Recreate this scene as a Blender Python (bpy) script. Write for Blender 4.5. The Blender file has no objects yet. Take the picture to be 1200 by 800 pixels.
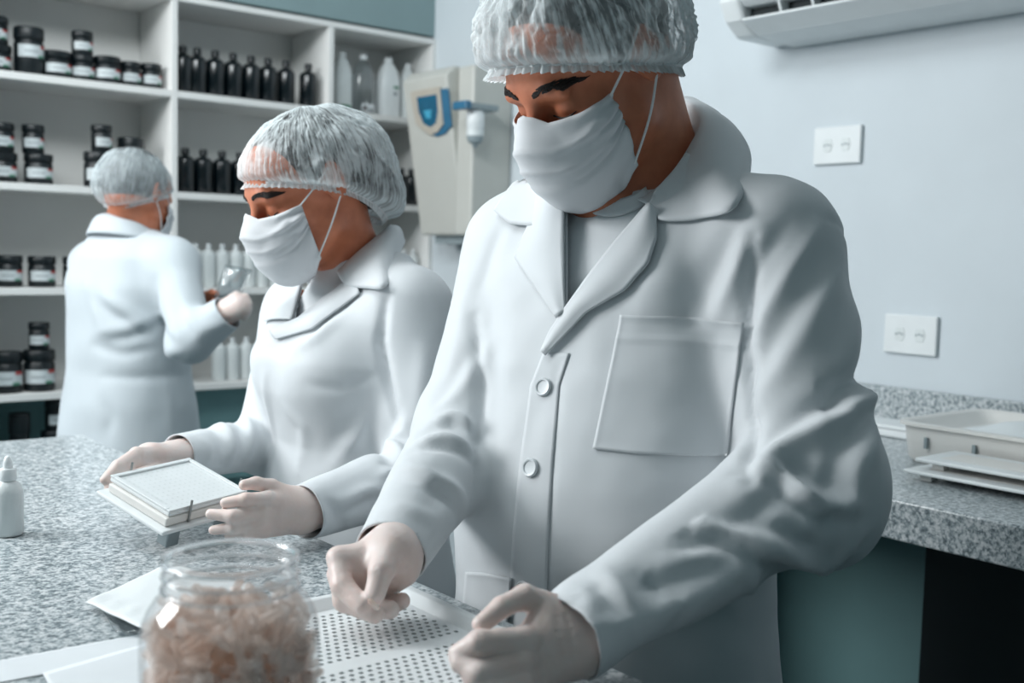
import bpy, bmesh, math, random
import numpy as np
from mathutils import Vector, Matrix, noise
from mathutils.bvhtree import BVHTree

# ------------------------------------------------------------------ camera
F = 1285.0                      # focal length in pixels of a 1200x800 frame
CAMH = 1.30
RC = np.array([[0.77545426, -0.03042922, 0.63067008],
               [-0.63086233, -0.07869457, 0.7718937],
               [0.02614219, -0.99643426, -0.08022069]])   # columns: right, down, forward
CO = np.array([0, 0, CAMH])
def P(px, py, d):               # world point seen at a pixel, at camera depth d
    return CO + RC @ np.array([(px - 600) / F, (py - 400) / F, 1.0]) * d
scene = bpy.context.scene
COL = scene.collection
cam = bpy.data.cameras.new('camera')
cam.sensor_width = 36.0
cam.lens = F * 36 / 1200
cam.clip_start = 0.05
cam.dof.use_dof = True
cam.dof.focus_distance = 1.32
cam.dof.aperture_fstop = 4.5
camo = bpy.data.objects.new('camera', cam)
COL.objects.link(camo)
camo.matrix_world = Matrix(((RC[0, 0], -RC[0, 1], -RC[0, 2], 0), (RC[1, 0], -RC[1, 1], -RC[1, 2], 0),
                            (RC[2, 0], -RC[2, 1], -RC[2, 2], CAMH), (0, 0, 0, 1)))
scene.camera = camo

# ------------------------------------------------------------------ world, lights, exposure
world = bpy.data.worlds.new('world')
scene.world = world
world.use_nodes = True
world.node_tree.nodes['Background'].inputs[0].default_value = (0.29, 0.52, 0.575, 1)
world.node_tree.nodes['Background'].inputs[1].default_value = 0.19
def area(name, loc, target, sx, sy, power, col):
    l = bpy.data.lights.new(name, 'AREA')
    l.shape = 'RECTANGLE'; l.size = sx; l.size_y = sy; l.energy = power; l.color = col
    o = bpy.data.objects.new(name, l)
    COL.objects.link(o)
    o.location = loc
    o.rotation_euler = (Vector(target) - Vector(loc)).to_track_quat('-Z', 'Y').to_euler()
    return o
area('daylight_window', (-1.3, 2.7, 2.25), (0.9, 1.1, 1.1), 1.0, 1.0, 68, (0.97, 0.99, 1.0))
area('shelf_fill', (0.15, 1.75, 2.74), (1.3, 3.3, 1.25), 1.2, 0.6, 45, (0.92, 0.98, 1.0))  # unseen fill lamp, added to brighten the shelves
scene.view_settings.view_transform = 'Standard'
scene.view_settings.look = 'None'
scene.view_settings.gamma = 1.0
scene.view_settings.use_curve_mapping = False
scene.view_settings.exposure = 0.0
scene.cycles.max_bounces = 8
scene.cycles.transparent_max_bounces = 24
scene.cycles.caustics_reflective = False
scene.cycles.caustics_refractive = False

# ------------------------------------------------------------------ materials
def lin(r, g, b):
    f = lambda c: (c / 255 / 12.92) if c / 255 <= 0.04045 else ((c / 255 + 0.055) / 1.055) ** 2.4
    return (f(r), f(g), f(b), 1)
def newmat(name):
    m = bpy.data.materials.new(name)
    m.use_nodes = True
    nt = m.node_tree
    return m, nt, nt.nodes['Principled BSDF']
def link(nt, a, b): nt.links.new(a, b)
def coords(nt, scale=(1, 1, 1), kind='Object'):
    t = nt.nodes.new('ShaderNodeTexCoord'); mp = nt.nodes.new('ShaderNodeMapping')
    mp.inputs['Scale'].default_value = scale
    link(nt, t.outputs[kind], mp.inputs[0])
    return mp.outputs[0]
def noisenode(nt, vec, scale, detail=3, rough=0.5):
    n = nt.nodes.new('ShaderNodeTexNoise')
    n.inputs['Scale'].default_value = scale; n.inputs['Detail'].default_value = detail; n.inputs['Roughness'].default_value = rough
    link(nt, vec, n.inputs['Vector'])
    return n.outputs['Fac']
def ramp(nt, fac, stops):
    r = nt.nodes.new('ShaderNodeValToRGB')
    e = r.color_ramp.elements
    while len(e) < len(stops): e.new(0.5)
    for el, (p, c) in zip(e, stops): el.position = p; el.color = c
    link(nt, fac, r.inputs[0])
    return r.outputs[0]
def bump(nt, b, h, strength, dist=0.001):
    n = nt.nodes.new('ShaderNodeBump')
    n.inputs['Strength'].default_value = strength; n.inputs['Distance'].default_value = dist
    link(nt, h, n.inputs['Height']); link(nt, n.outputs[0], b.inputs['Normal'])
def plain(name, col, rough=0.5, var=0.06, scale=30, bmp=0.0, spec=0.5, metal=0.0, sheen=0.0):
    m, nt, b = newmat(name)
    v = coords(nt)
    n = noisenode(nt, v, scale)
    c = lin(*col)
    lo = tuple(x * (1 - var) for x in c[:3]) + (1,); hi = tuple(min(1, x * (1 + var)) for x in c[:3]) + (1,)
    link(nt, ramp(nt, n, [(0.3, lo), (0.7, hi)]), b.inputs['Base Color'])
    b.inputs['Roughness'].default_value = rough
    b.inputs['Specular IOR Level'].default_value = spec
    b.inputs['Metallic'].default_value = metal
    b.inputs['Sheen Weight'].default_value = sheen
    if bmp: bump(nt, b, n, bmp)
    return m
M = {}
M['paint'] = plain('wall_paint', (203, 211, 216), 0.55, 0.02, 6, 0.0)
M['bulkhead'] = plain('bulkhead_paint', (132, 154, 157), 0.6, 0.03, 5)
M['ceil'] = plain('ceiling_paint', (225, 228, 228), 0.8, 0.02, 5)
M['floor'] = plain('floor_vinyl', (120, 135, 140), 0.5, 0.1, 3)
M['laminate'] = plain('shelf_laminate', (228, 228, 226), 0.45, 0.02, 8)
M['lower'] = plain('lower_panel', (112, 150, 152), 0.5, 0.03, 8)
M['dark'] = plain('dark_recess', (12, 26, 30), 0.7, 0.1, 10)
M['plastic'] = plain('white_plastic', (226, 230, 231), 0.35, 0.02, 20)
M['plastic_warm'] = plain('warm_white_plastic', (226, 224, 220), 0.4, 0.02, 20)
M['shell'] = plain('instrument_shell', (194, 194, 188), 0.4, 0.02, 10)
M['grey'] = plain('grey_plastic', (140, 152, 156), 0.4, 0.05, 20)
M['darkgrey'] = plain('dark_grey', (84, 98, 104), .6)
M['blue'] = plain('blue_plastic', (52, 108, 140), 0.35, 0.06, 20)
M['steel'] = plain('steel', (150, 150, 148), 0.3, 0.05, 30, metal=1.0)
M['brownglass'] = plain('dark_bottle_glass', (4, 15, 20), 0.2, 0.1, 20, spec=0.6)
M['blackplastic'] = plain('dark_jar_plastic', (5, 17, 22), 0.42, 0.1, 20)
M['label'] = plain('label_paper', (196, 203, 205), 0.7)
M['paper'] = plain('paper', (222, 226, 229), 0.6, 0.02, 30)
M['red'] = plain('label_red', (170, 62, 58), 0.6)
M['green'] = plain('label_green', (70, 128, 104), 0.6)
M['print'] = plain('label_print', (150, 158, 162), 0.6)
M['frost'] = plain('frosted_plastic', (218, 223, 223), 0.4, 0.03, 20)

m, nt, b = newmat('granite')
v = coords(nt)
vo = nt.nodes.new('ShaderNodeTexVoronoi'); vo.inputs['Scale'].default_value = 300; link(nt, v, vo.inputs['Vector'])
n1 = noisenode(nt, v, 130, 5, 0.62)
sx = nt.nodes.new('ShaderNodeSeparateColor'); link(nt, vo.outputs['Color'], sx.inputs[0])
mx = nt.nodes.new('ShaderNodeMath'); mx.operation = 'MULTIPLY_ADD'
link(nt, sx.outputs[0], mx.inputs[0]); mx.inputs[1].default_value = 0.19; link(nt, n1, mx.inputs[2])
link(nt, ramp(nt, mx.outputs[0], [(0.42, lin(92, 104, 109)), (0.56, lin(150, 160, 164)), (0.66, lin(190, 196, 198)), (0.85, lin(218, 219, 220))]), b.inputs['Base Color'])
b.inputs['Roughness'].default_value = 0.28
M['granite'] = m

def clear(name, tint, edge, base_glossy=0.03, rough=0.04, extra=0.0, dark=.7):
    # thin clear plastic: transparent in the middle, glossier and denser towards the edge
    m, nt, b = newmat(name)
    nt.nodes.remove(b)
    out = nt.nodes['Material Output']
    tr = nt.nodes.new('ShaderNodeBsdfTransparent'); tr.inputs[0].default_value = tint
    gl = nt.nodes.new('ShaderNodeBsdfGlossy'); gl.inputs['Roughness'].default_value = rough
    df = nt.nodes.new('ShaderNodeBsdfTranslucent'); df.inputs[0].default_value = lin(225, 230, 232)
    lw = nt.nodes.new('ShaderNodeLayerWeight'); lw.inputs[0].default_value = 0.35
    vec = coords(nt); nn = noisenode(nt, vec, 14, 2)
    pw = nt.nodes.new('ShaderNodeMath'); pw.operation = 'MULTIPLY_ADD'
    link(nt, lw.outputs['Facing'], pw.inputs[0]); pw.inputs[1].default_value = edge; pw.inputs[2].default_value = base_glossy
    dk = tuple(c * dark for c in tint[:3]) + (1,)
    lw2 = nt.nodes.new('ShaderNodeLayerWeight'); lw2.inputs[0].default_value = 0.5
    link(nt, ramp(nt, lw2.outputs['Facing'], [(0.45, tint), (0.95, dk)]), tr.inputs[0])
    m1 = nt.nodes.new('ShaderNodeMixShader'); link(nt, pw.outputs[0], m1.inputs[0]); link(nt, tr.outputs[0], m1.inputs[1]); link(nt, gl.outputs[0], m1.inputs[2])
    ex = nt.nodes.new('ShaderNodeMath'); ex.operation = 'MULTIPLY'; link(nt, nn, ex.inputs[0]); ex.inputs[1].default_value = extra * 2
    m2 = nt.nodes.new('ShaderNodeMixShader'); link(nt, ex.outputs[0], m2.inputs[0]); link(nt, m1.outputs[0], m2.inputs[1]); link(nt, df.outputs[0], m2.inputs[2])
    link(nt, m2.outputs[0], out.inputs[0])
    return m
M['jar'] = clear('clear_jar_plastic', (0.97, 0.972, 0.975, 1), 0.38, 0.03, 0.06, 0.05, .92)
m, nt, b = newmat('solid_clear_plastic')
b.inputs['Base Color'].default_value = (.97, .975, .98, 1); b.inputs['Transmission Weight'].default_value = 1.0; b.inputs['Roughness'].default_value = .05; b.inputs['IOR'].default_value = 1.45
M['rimglass'] = m
m, nt, b = newmat('gelatin_shell')
v = coords(nt); n1 = noisenode(nt, v, 45, 2)
link(nt, ramp(nt, n1, [(0.35, lin(252, 232, 220)), (0.65, lin(253, 248, 245))]), b.inputs['Base Color'])
nt.nodes.remove(b); out = nt.nodes['Material Output']; cr = nt.nodes['Color Ramp'].outputs[0]
df = nt.nodes.new('ShaderNodeBsdfDiffuse'); tl = nt.nodes.new('ShaderNodeBsdfTranslucent'); gl = nt.nodes.new('ShaderNodeBsdfGlossy'); tr = nt.nodes.new('ShaderNodeBsdfTransparent')
gl.inputs['Roughness'].default_value = .2; tr.inputs[0].default_value = (1, .985, .97, 1)
link(nt, cr, df.inputs[0]); link(nt, cr, tl.inputs[0])
def mixsh(f, a, b_):
    x = nt.nodes.new('ShaderNodeMixShader'); x.inputs[0].default_value = f; link(nt, a.outputs[0], x.inputs[1]); link(nt, b_.outputs[0], x.inputs[2]); return x
x = mixsh(.45, mixsh(.08, mixsh(.72, df, tl), gl), tr)
link(nt, x.outputs[0], out.inputs[0])
M['capsule'] = m
M['film'] = clear('clear_film', (0.9, 0.93, 0.94, 1), 0.4, 0.1, 0.15, 0.16)

# ------------------------------------------------------------------ mesh helpers
class MB:
    def __init__(s): s.v = []; s.f = []; s.m = []
    def add(s, vs, fs, mi=0):
        o = len(s.v); s.v += [tuple(map(float, p)) for p in vs]; s.f += [tuple(o + i for i in f) for f in fs]
        s.m += [mi] * len(fs)
    def box(s, x0, x1, y0, y1, z0, z1, mi=0):
        s.add([(x0, y0, z0), (x1, y0, z0), (x1, y1, z0), (x0, y1, z0), (x0, y0, z1), (x1, y0, z1), (x1, y1, z1), (x0, y1, z1)],
              [(3, 2, 1, 0), (4, 5, 6, 7), (0, 1, 5, 4), (1, 2, 6, 5), (2, 3, 7, 6), (3, 0, 4, 7)], mi)
    def lathe(s, prof, n=24, c=(0, 0), mi=0, a0=0.0, a1=None, cap=True):
        full = a1 is None
        k = n if full else n + 1
        an = [2 * math.pi * i / n if full else a0 + (a1 - a0) * i / n for i in range(k)]
        vs = [(c[0] + r * math.cos(a), c[1] + r * math.sin(a), z) for r, z in prof for a in an]
        fs = []
        for j in range(len(prof) - 1):
            for i in range(k if full else n):
                i2 = (i + 1) % k
                fs.append((j * k + i, j * k + i2, (j + 1) * k + i2, (j + 1) * k + i))
        if full and cap:
            if prof[0][0] > 1e-6: fs.append(tuple(range(k - 1, -1, -1)))
            if prof[-1][0] > 1e-6: fs.append(tuple((len(prof) - 1) * k + i for i in range(k)))
        s.add(vs, fs, mi)
    def prism(s, poly, axis, a, b, mi=0):
        # poly in the two other axes (in x,y,z order), extruded along axis from a to b
        def mk(p, t): q = list(p); q.insert(axis, t); return q
        n = len(poly)
        vs = [mk(p, a) for p in poly] + [mk(p, b) for p in poly]
        s.add(vs, [tuple(range(n)), tuple(range(2 * n - 1, n - 1, -1))] + [(i, i + n, (i + 1) % n + n, (i + 1) % n) for i in range(n)], mi)
    def tube(s, pts, r, n=8, mi=0):
        pts = [np.array(p, float) for p in pts]
        rs = r if hasattr(r, '__len__') else [r] * len(pts)
        vs = []
        up = None
        for i, p in enumerate(pts):
            t = pts[min(i + 1, len(pts) - 1)] - pts[max(i - 1, 0)]; t /= np.linalg.norm(t)
            if up is None: up = np.array([0, 0, 1.]) if abs(t[2]) < 0.9 else np.array([1., 0, 0])
            a = np.cross(t, up); a /= np.linalg.norm(a); b2 = np.cross(a, t); up = b2
            vs += [p + rs[i] * (math.cos(2 * math.pi * k / n) * a + math.sin(2 * math.pi * k / n) * b2) for k in range(n)]
        fs = [(j * n + k, j * n + (k + 1) % n, (j + 1) * n + (k + 1) % n, (j + 1) * n + k) for j in range(len(pts) - 1) for k in range(n)]
        fs += [tuple(range(n)), tuple(range(len(pts) * n - 1, (len(pts) - 1) * n - 1, -1))]
        s.add(vs, fs, mi)
    def build(s, name, mats, parent=None, bevel=0.0, smooth=False, seg=2):
        me = bpy.data.meshes.new(name)
        me.from_pydata(s.v, [], s.f)
        bm = bmesh.new(); bm.from_mesh(me); bmesh.ops.recalc_face_normals(bm, faces=bm.faces); bm.to_mesh(me); bm.free()
        for mm in (mats if isinstance(mats, (list, tuple)) else [mats]): me.materials.append(mm)
        me.polygons.foreach_set('material_index', s.m)
        o = bpy.data.objects.new(name, me); COL.objects.link(o)
        if parent: o.parent = parent
        if smooth:
            me.polygons.foreach_set('use_smooth', [True] * len(me.polygons))
            try: me.set_sharp_from_angle(angle=math.radians(42))
            except Exception: pass
        if bevel:
            md = o.modifiers.new('bevel', 'BEVEL'); md.width = bevel; md.segments = seg; md.limit_method = 'ANGLE'; md.angle_limit = 0.6
        return o
def tag(o, label=None, cat=None, group=None, kind=None):
    if label: o['label'] = label
    if cat: o['category'] = cat
    if group: o['group'] = group
    if kind: o['kind'] = kind
    return o
def empty(name, loc, label, cat, group=None, rz=0.0):
    o = bpy.data.objects.new(name, None); COL.objects.link(o)
    o.empty_display_size = 0.05
    o.location = loc; o.rotation_euler = (0, 0, rz)
    return tag(o, label, cat, group)
def copy_tree(o, loc, rz=None, label=None, group=None, scale=None):
    c = o.copy(); COL.objects.link(c); c.location = loc
    if rz is not None: c.rotation_euler = (0, 0, rz)
    if scale: c.scale = (scale,) * 3 if not hasattr(scale, '__len__') else scale
    if label: c['label'] = label
    if group: c['group'] = group
    for ch in list(o.children):
        d = ch.copy(); COL.objects.link(d); d.parent = c
        for g in list(ch.children):
            e = g.copy(); COL.objects.link(e); e.parent = d
    return c

# ------------------------------------------------------------------ the room
XR, YS, YB = 2.20, 3.143, 3.41
def struct(name, mb, mat, **k):
    o = mb.build(name, mat, **k); o['kind'] = 'structure'; return o
q = MB(); q.box(-2.6, XR + .1, -1.6, YB + .1, -0.08, 0); struct('floor', q, M['floor'])
q = MB(); q.box(-2.6, XR + .1, -1.6, YB + .1, 2.78, 2.86); struct('ceiling', q, M['ceil'])
q = MB(); q.box(-2.6, XR, YB, YB + .1, 0, 2.78); struct('wall_back', q, M['paint'])
q = MB(); q.box(XR, XR + .1, -1.6, YB + .1, 0, 2.78); struct('wall_right', q, M['paint'])
q = MB(); q.box(0.2, XR, YS + .012, YB, 2.034, 2.78); struct('trim_1', q, M['bulkhead'])     # bulkhead over the shelves

# shelving unit
SZ = [1.747, 1.454, 1.172, 0.882]
LIFT = .0008                    # clearance of a thing over what it stands on
XD = [0.757, 1.275, 1.792, 2.192]
sh = empty('shelving_unit', (1.3, YS, 0), 'white laminate wall shelving unit with open bays of jars and bottles behind the workers', 'shelf')
def part(q, name, mat, parent, **k):
    o = q.build(name, mat, parent, **k)
    o.matrix_parent_inverse = Matrix.Translation(-Vector(parent.location)) if parent.rotation_euler.z == 0 else parent.matrix_basis.inverted()
    return o
for i, x in enumerate(XD):
    q = MB(); q.box(x - .009, x + .009, YS, YB - .012, 0.06, 2.004); part(q, 'upright_panel', M['laminate'], sh, bevel=.0012)
for i in range(3):
    x0, x1 = XD[i] + .0092, XD[i + 1] - .0092
    for z in SZ:
        q = MB(); q.box(x0, x1, YS + .001, YB - .012, z - .02, z); part(q, 'shelf_board', M['laminate'], sh, bevel=.0012)
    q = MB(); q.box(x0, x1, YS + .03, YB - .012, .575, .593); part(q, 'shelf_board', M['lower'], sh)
    q = MB(); q.box(x0, x1, YB - .012, YB - .002, .863, 2.004); part(q, 'back_panel', M['laminate'], sh)
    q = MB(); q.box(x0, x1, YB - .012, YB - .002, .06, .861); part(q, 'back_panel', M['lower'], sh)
q = MB(); q.box(XD[0] - .009, XD[-1] + .008, YS, YB - .002, 2.0045, 2.022); part(q, 'top_board', M['laminate'], sh, bevel=.0012)
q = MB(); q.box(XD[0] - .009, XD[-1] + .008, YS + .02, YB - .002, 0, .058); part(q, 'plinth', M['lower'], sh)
for i in (1, 2):
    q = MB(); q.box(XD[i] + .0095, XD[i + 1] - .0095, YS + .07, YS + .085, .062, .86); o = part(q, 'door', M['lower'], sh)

# ------------------------------------------------------------------ shelf contents
def onY(px, py, Y):
    r = RC @ np.array([(px - 600) / F, (py - 400) / F, 1.0]); t = Y / r[1]; return CO + r * t
def bottle_proto(name, label, h, r, mat, capmat, neck=.32, capr=.42, shoulder=.70, capless=False):
    e = empty(name, (0, 0, 0), label, 'bottle')
    q = MB()
    q.lathe([(r * .9, 0), (r, .004), (r, h * shoulder), (r * .93, h * (shoulder + .05)), (r * .7, h * (shoulder + .1)), (r * neck, h * (shoulder + .135)), (r * neck, h * .9)], 18)
    q.build('bottle_body', mat, e, smooth=True)
    q = MB()
    q.lathe([(r * capr, h * .86), (r * capr, h * .985), (r * capr * .9, h)], 14)
    q.build('cap', capmat, e, smooth=True)
    return e
ORD = ['first', 'second', 'third', 'fourth', 'fifth', 'sixth', 'seventh', 'eighth', 'ninth', 'tenth', 'eleventh']
def row(proto_args, pxs, py, z, Y, lab, grp, tail):
    first = None
    n = len(pxs)
    for i, px in enumerate(pxs):
        p = onY(px, py, Y)
        p[0] = min(p[0], XD[-1] - .0135 - proto_args[3])
        label = (ORD[i] + ' ' + lab + ' from the left ' + tail) if n > 1 else lab + ' ' + tail
        if first is None:
            first = bottle_proto(*proto_args); first.location = (p[0], Y, z + LIFT); first['label'] = label; first['group'] = grp
        else:
            copy_tree(first, (p[0], Y, z + LIFT), label=label, group=grp)
DARK = ('amber_bottle', '', .139, .0285, M['brownglass'], M['blackplastic'])
row(DARK, [214, 231, 252, 273, 294, 314, 335, 361], 105, SZ[0], YS + .055, 'dark bottle', 'dark bottles on the top middle shelf', 'on the top middle shelf')
row(('amber_bottle', '', .133, .0285, M['brownglass'], M['blackplastic']), [217, 238, 260, 281, 302], 222, SZ[1], YS + .055, 'dark bottle', 'dark bottles on the second middle shelf', 'on the second middle shelf')
row(('amber_bottle', '', .128, .0255, M['brownglass'], M['blackplastic']), [438, 454, 470, 485], 235, SZ[1], YS + .07, 'dark bottle', 'dark bottles on the second right shelf', 'on the second right shelf beside the instrument')
WH = ('white_bottle', '', .132, .0215, M['frost'], M['plastic'], .3, .34, .74)
row(WH, [229, 244, 260, 276, 291, 306, 321, 336], 330, SZ[2], YS + .055, 'slim white bottle', 'slim white bottles on the third middle shelf', 'on the third middle shelf')
row(WH, [256, 272, 288, 303, 318], 445, SZ[3], YS + .055, 'slim white bottle', 'slim white bottles on the lowest middle shelf', 'on the lowest middle shelf')
row(('white_bottle', '', .13, .02, M['frost'], M['plastic'], .3, .34, .74), [458, 472, 486], 336, SZ[2], YS + .06, 'slim white bottle', 'slim white bottles on the third right shelf', 'on the third right shelf below the instrument')

# large jugs, top right bay
def jug(name, px, w, h, mat, label, lab, Y=YS + .1):
    p = onY(px, 130, Y); p[0] = min(p[0], XD[-1] - .014 - w)
    e = empty(name, (p[0], Y, SZ[0] + LIFT), label, 'jug', 'white jugs on the top right shelf')
    q = MB()
    pr = [(.0, 0), (.92, .0), (1, .01), (1, .5 * h), (.97, .66 * h), (.8, .82 * h), (.52, .93 * h), (.36, .97 * h), (.34, h)]
    vs = []; n = 20
    for r, z in pr:
        for i in range(n):
            a = 2 * math.pi * i / n; c, s_ = math.cos(a), math.sin(a)
            ex = 2.0 / 3.2
            vs.append((w * r * abs(c) ** ex * (1 if c > 0 else -1), w * .8 * r * abs(s_) ** ex * (1 if s_ > 0 else -1), z))
    fs = [(j * n + i, j * n + (i + 1) % n, (j + 1) * n + (i + 1) % n, (j + 1) * n + i) for j in range(len(pr) - 1) for i in range(n)]
    q.add(vs, fs); q.build('jug_body', mat, e, smooth=True)
    q = MB(); q.lathe([(w * .37, h * .975), (w * .37, h * 1.05), (w * .3, h * 1.06)], 16); q.build('cap', M['plastic'], e, smooth=True)
    if lab:
        q = MB()
        for k, (x0, x1, z0, z1, mi) in enumerate(lab): q.box(x0 * w, x1 * w, -w * .8 - .0015, -w * .8 + .002, z0 * h, z1 * h, mi)
        q.build('label', [M['print'], M['green'], M['red'], M['paper']], e)
    return e
jug('plastic_jug', 400, .033, .19, M['frost'], 'leftmost white jug on the top right shelf, next to the dark bottles', [(-.5, .6, .1, .15, 1)])
jug('plastic_jug', 425, .038, .192, M['film'], 'translucent grey jug with a red and green label, second on the top right shelf', [(-.6, .7, .08, .2, 3), (-.5, -.1, .1, .16, 2), (.0, .6, .1, .13, 1)])
jug('plastic_jug', 454, .040, .195, M['plastic'], 'white jug with small dark print, third on the top right shelf', [(.1, .6, .52, .56, 1), (.1, .4, .4, .46, 0)])
jug('plastic_jug', 488, .029, .185, M['frost'], 'rightmost white jug on the top right shelf, above the instrument', None)

# dark jars with white labels, left bay
def jar_proto(r, h):
    e = empty('tub_jar', (0, 0, 0), '', 'jar')
    q = MB(); q.lathe([(r * .93, 0), (r, .004), (r, h * .66), (r * .93, h * .70), (r * .9, h * .74)], 24); q.build('jar_body', M['blackplastic'], e, smooth=True)
    q = MB(); q.lathe([(r * 1.0, h * .745), (r * 1.02, h * .76), (r * 1.02, h * .97), (r * .96, h)], 28); q.build('lid', M['blackplastic'], e, smooth=True)
    q = MB(); n = 24; a0, a1 = math.radians(-150), math.radians(-22)
    z0, z1 = (h * .2, h * .53) if h < .12 else (h * .36, h * .62)
    zs = [z0, z0 + (z1 - z0) * .2, z0 + (z1 - z0) * .42, z0 + (z1 - z0) * .55, z0 + (z1 - z0) * .75, z1]
    for j in range(5):
        for i in range(n):
            t0 = a0 + (a1 - a0) * i / n; t1 = a0 + (a1 - a0) * (i + 1) / n
            rr = r + .0008
            mi = 0
            if j == 4 and i >= n - 7: mi = 1
            if j == 0 and n - 9 <= i < n - 3: mi = 2
            if j == 2 and 4 < i < 15: mi = 3
            q.add([(rr * math.cos(t0), rr * math.sin(t0), zs[j]), (rr * math.cos(t1), rr * math.sin(t1), zs[j]),
                   (rr * math.cos(t1), rr * math.sin(t1), zs[j + 1]), (rr * math.cos(t0), rr * math.sin(t0), zs[j + 1])], [(0, 1, 2, 3)], mi)
    q.build('label', [M['label'], M['red'], M['green'], M['print']], e)
    return e
jars = [  # px, radius, height, shelf z, base lift, Y offset, label
    (-4, .032, .075, SZ[0], .072, .07, 'small dark jar stacked on the leftmost jar of the top shelf'),
    (-2, .036, .072, SZ[0], 0, .07, 'leftmost dark jar on the top shelf, under a small jar'),
    (35, .0385, .128, SZ[0], 0, .06, 'tall dark canister with white label, top shelf, second from the left'),
    (67, .0385, .074, SZ[0], 0, .06, 'squat dark jar right of the tall canister on the top shelf'),
    (97, .0325, .072, SZ[0], 0, .06, 'dark jar carrying a smaller jar on the top shelf'),
    (97, .0285, .066, SZ[0], .0725, .06, 'small dark jar with red-cornered label stacked on a jar of the top shelf'),
    (126, .036, .077, SZ[0], 0, .055, 'wide dark jar right of the stacked pair on the top shelf'),
    (153, .029, .071, SZ[0], 0, .055, 'second dark jar from the right on the top left shelf'),
    (177, .029, .073, SZ[0], 0, .055, 'rightmost dark jar on the top left shelf'),
    (3, .037, .08, SZ[1], 0, .06, 'dark jar at the picture edge on the second shelf, under another'),
    (2, .032, .078, SZ[1], .0805, .06, 'dark jar stacked at the picture edge on the second shelf'),
    (45, .037, .082, SZ[1], 0, .055, 'dark jar under a small one, left of the gap on the second shelf'),
    (39, .0285, .078, SZ[1], .0825, .06, 'small dark jar stacked left of the gap on the second shelf'),
    (115, .039, .1, SZ[1], 0, .055, 'large dark jar behind the hair cap of the rear worker, second shelf'),
    (119, .028, .076, SZ[1], .1005, .055, 'small dark jar stacked above the rear worker on the second shelf'),
    (153, .036, .150, SZ[1], 0, .075, 'tall dark jar partly hidden by the hair cap of the rear worker'),
    (9, .035, .086, SZ[2], 0, .055, 'dark jar with white label at the picture edge on the third shelf'),
    (48, .036, .085, SZ[2], 0, .055, 'second dark jar from the left on the third shelf'),
    (88, .034, .085, SZ[2], 0, .055, 'dark jar half hidden behind the back of the rear worker'),
    (5, .041, .112, SZ[3], 0, .055, 'large dark jar at the picture edge on the fourth shelf'),
    (44, .041, .114, SZ[3], 0, .055, 'large dark jar carrying a small one on the fourth shelf'),
    (44, .0275, .076, SZ[3], .1145, .055, 'small dark jar stacked on a large jar of the fourth shelf'),
    (89, .029, .078, SZ[3], 0, .055, 'small dark jar beside the hip of the rear worker, fourth shelf'),
    (20, .028, .225, .594, 0, .07, 'tall dark bottle below the fourth shelf behind the counter'),
    (62, .036, .17, .594, 0, .07, 'dark jar carrying another below the fourth shelf'),
    (62, .026, .085, .594, .1705, .07, 'small dark jar stacked below the fourth shelf'),
    (91, .026, .2, .594, 0, .07, 'dark jar below the fourth shelf next to the white coat'),
]
cache = {}
for px, r, h, z, lift, yo, lab in jars:
    Y = YS + yo
    p = onY(px, 200, Y)
    x = max(p[0], XD[0] + .009 + r * 1.03)
    e = jar_proto(r, h)
    e.location = (x, Y, z + lift + LIFT * (1 if lift == 0 else 1.6))
    e.rotation_euler = (0, 0, random.Random(int(px * 7 + z * 100)).uniform(-.25, .2))
    tag(e, lab, 'jar', 'dark labelled jars on the left shelves')

# ------------------------------------------------------------------ wall instrument (water purifier)
e = empty('water_purifier', (2.1, 2.86, 1.36), 'beige wall instrument with a blue display and a hanging cartridge, behind the man', 'instrument')
q = MB(); q.box(2.045, XR - .001, 2.72, 2.803, 1.352, 1.872); part(q, 'side_housing', M['shell'], e, bevel=.008)
q = MB()
q.prism([(2.0, 1.845), (2.03, 1.875), (XR - .002, 1.875), (XR - .002, 1.352), (2.085, 1.352)], 1, 2.804, 3.05)
part(q, 'front_housing', M['shell'], e, bevel=.008)
q = MB(); q.box(2.11, XR - .002, 2.75, 3.0, 1.325, 1.3515); part(q, 'base', M['grey'], e)
# display: lies on the sloped front (-X) face
sl = np.array([.085, 0, -.493]); sl /= np.linalg.norm(sl); nx = np.array([-.493, 0, -.085]); nx /= np.linalg.norm(nx)
fo = np.array([2.0, 2.804, 1.845])
def onfront(u, w, off): return fo + np.array([0, 1, 0]) * u + sl * w + nx * off   # u along +Y (towards the left in the picture), w down
def plate(poly, o0, o1, name, mat, parent):
    q = MB(); n = len(poly)
    vs = [onfront(u, w, o0) for u, w in poly] + [onfront(u, w, o1) for u, w in poly]
    q.add(vs, [tuple(range(n)), tuple(range(2 * n - 1, n - 1, -1))] + [(i, i + n, (i + 1) % n + n, (i + 1) % n) for i in range(n)])
    return part(q, name, mat, parent, bevel=.002)
shield = [(-.004, .035), (.18, .035)] + [(.18 - .02 * t ** 2 - .0 * t, .035 + .13 * t) for t in (.4, .8)] + [(.13, .16), (.085, .178), (.04, .172), (.0, .15)]
plate([(u - .004, w + .008) for u, w in shield], 0, .006, 'blue_trim', M['blue'], e)
M['beige'] = plain('beige_panel', (186, 178, 166), .4)
plate([(u * .88 + .032, w) for u, w in shield], .002, .011, 'control_panel', M['beige'], e)
M['screen'] = plain('display_screen', (24, 92, 122), 0.25, 0.1, 30)
M['screen2'] = plain('display_pixels', (70, 160, 190), 0.3, 0.1, 30)
plate([(.046, .056), (.155, .056), (.155, .1), (.135, .14), (.1, .154), (.068, .144), (.05, .11)], .01, .0125, 'display', M['screen'], e)
plate([(.08, .10), (.125, .10), (.115, .125), (.09, .128)], .0124, .0132, 'display_glow', M['screen2'], e)
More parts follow.
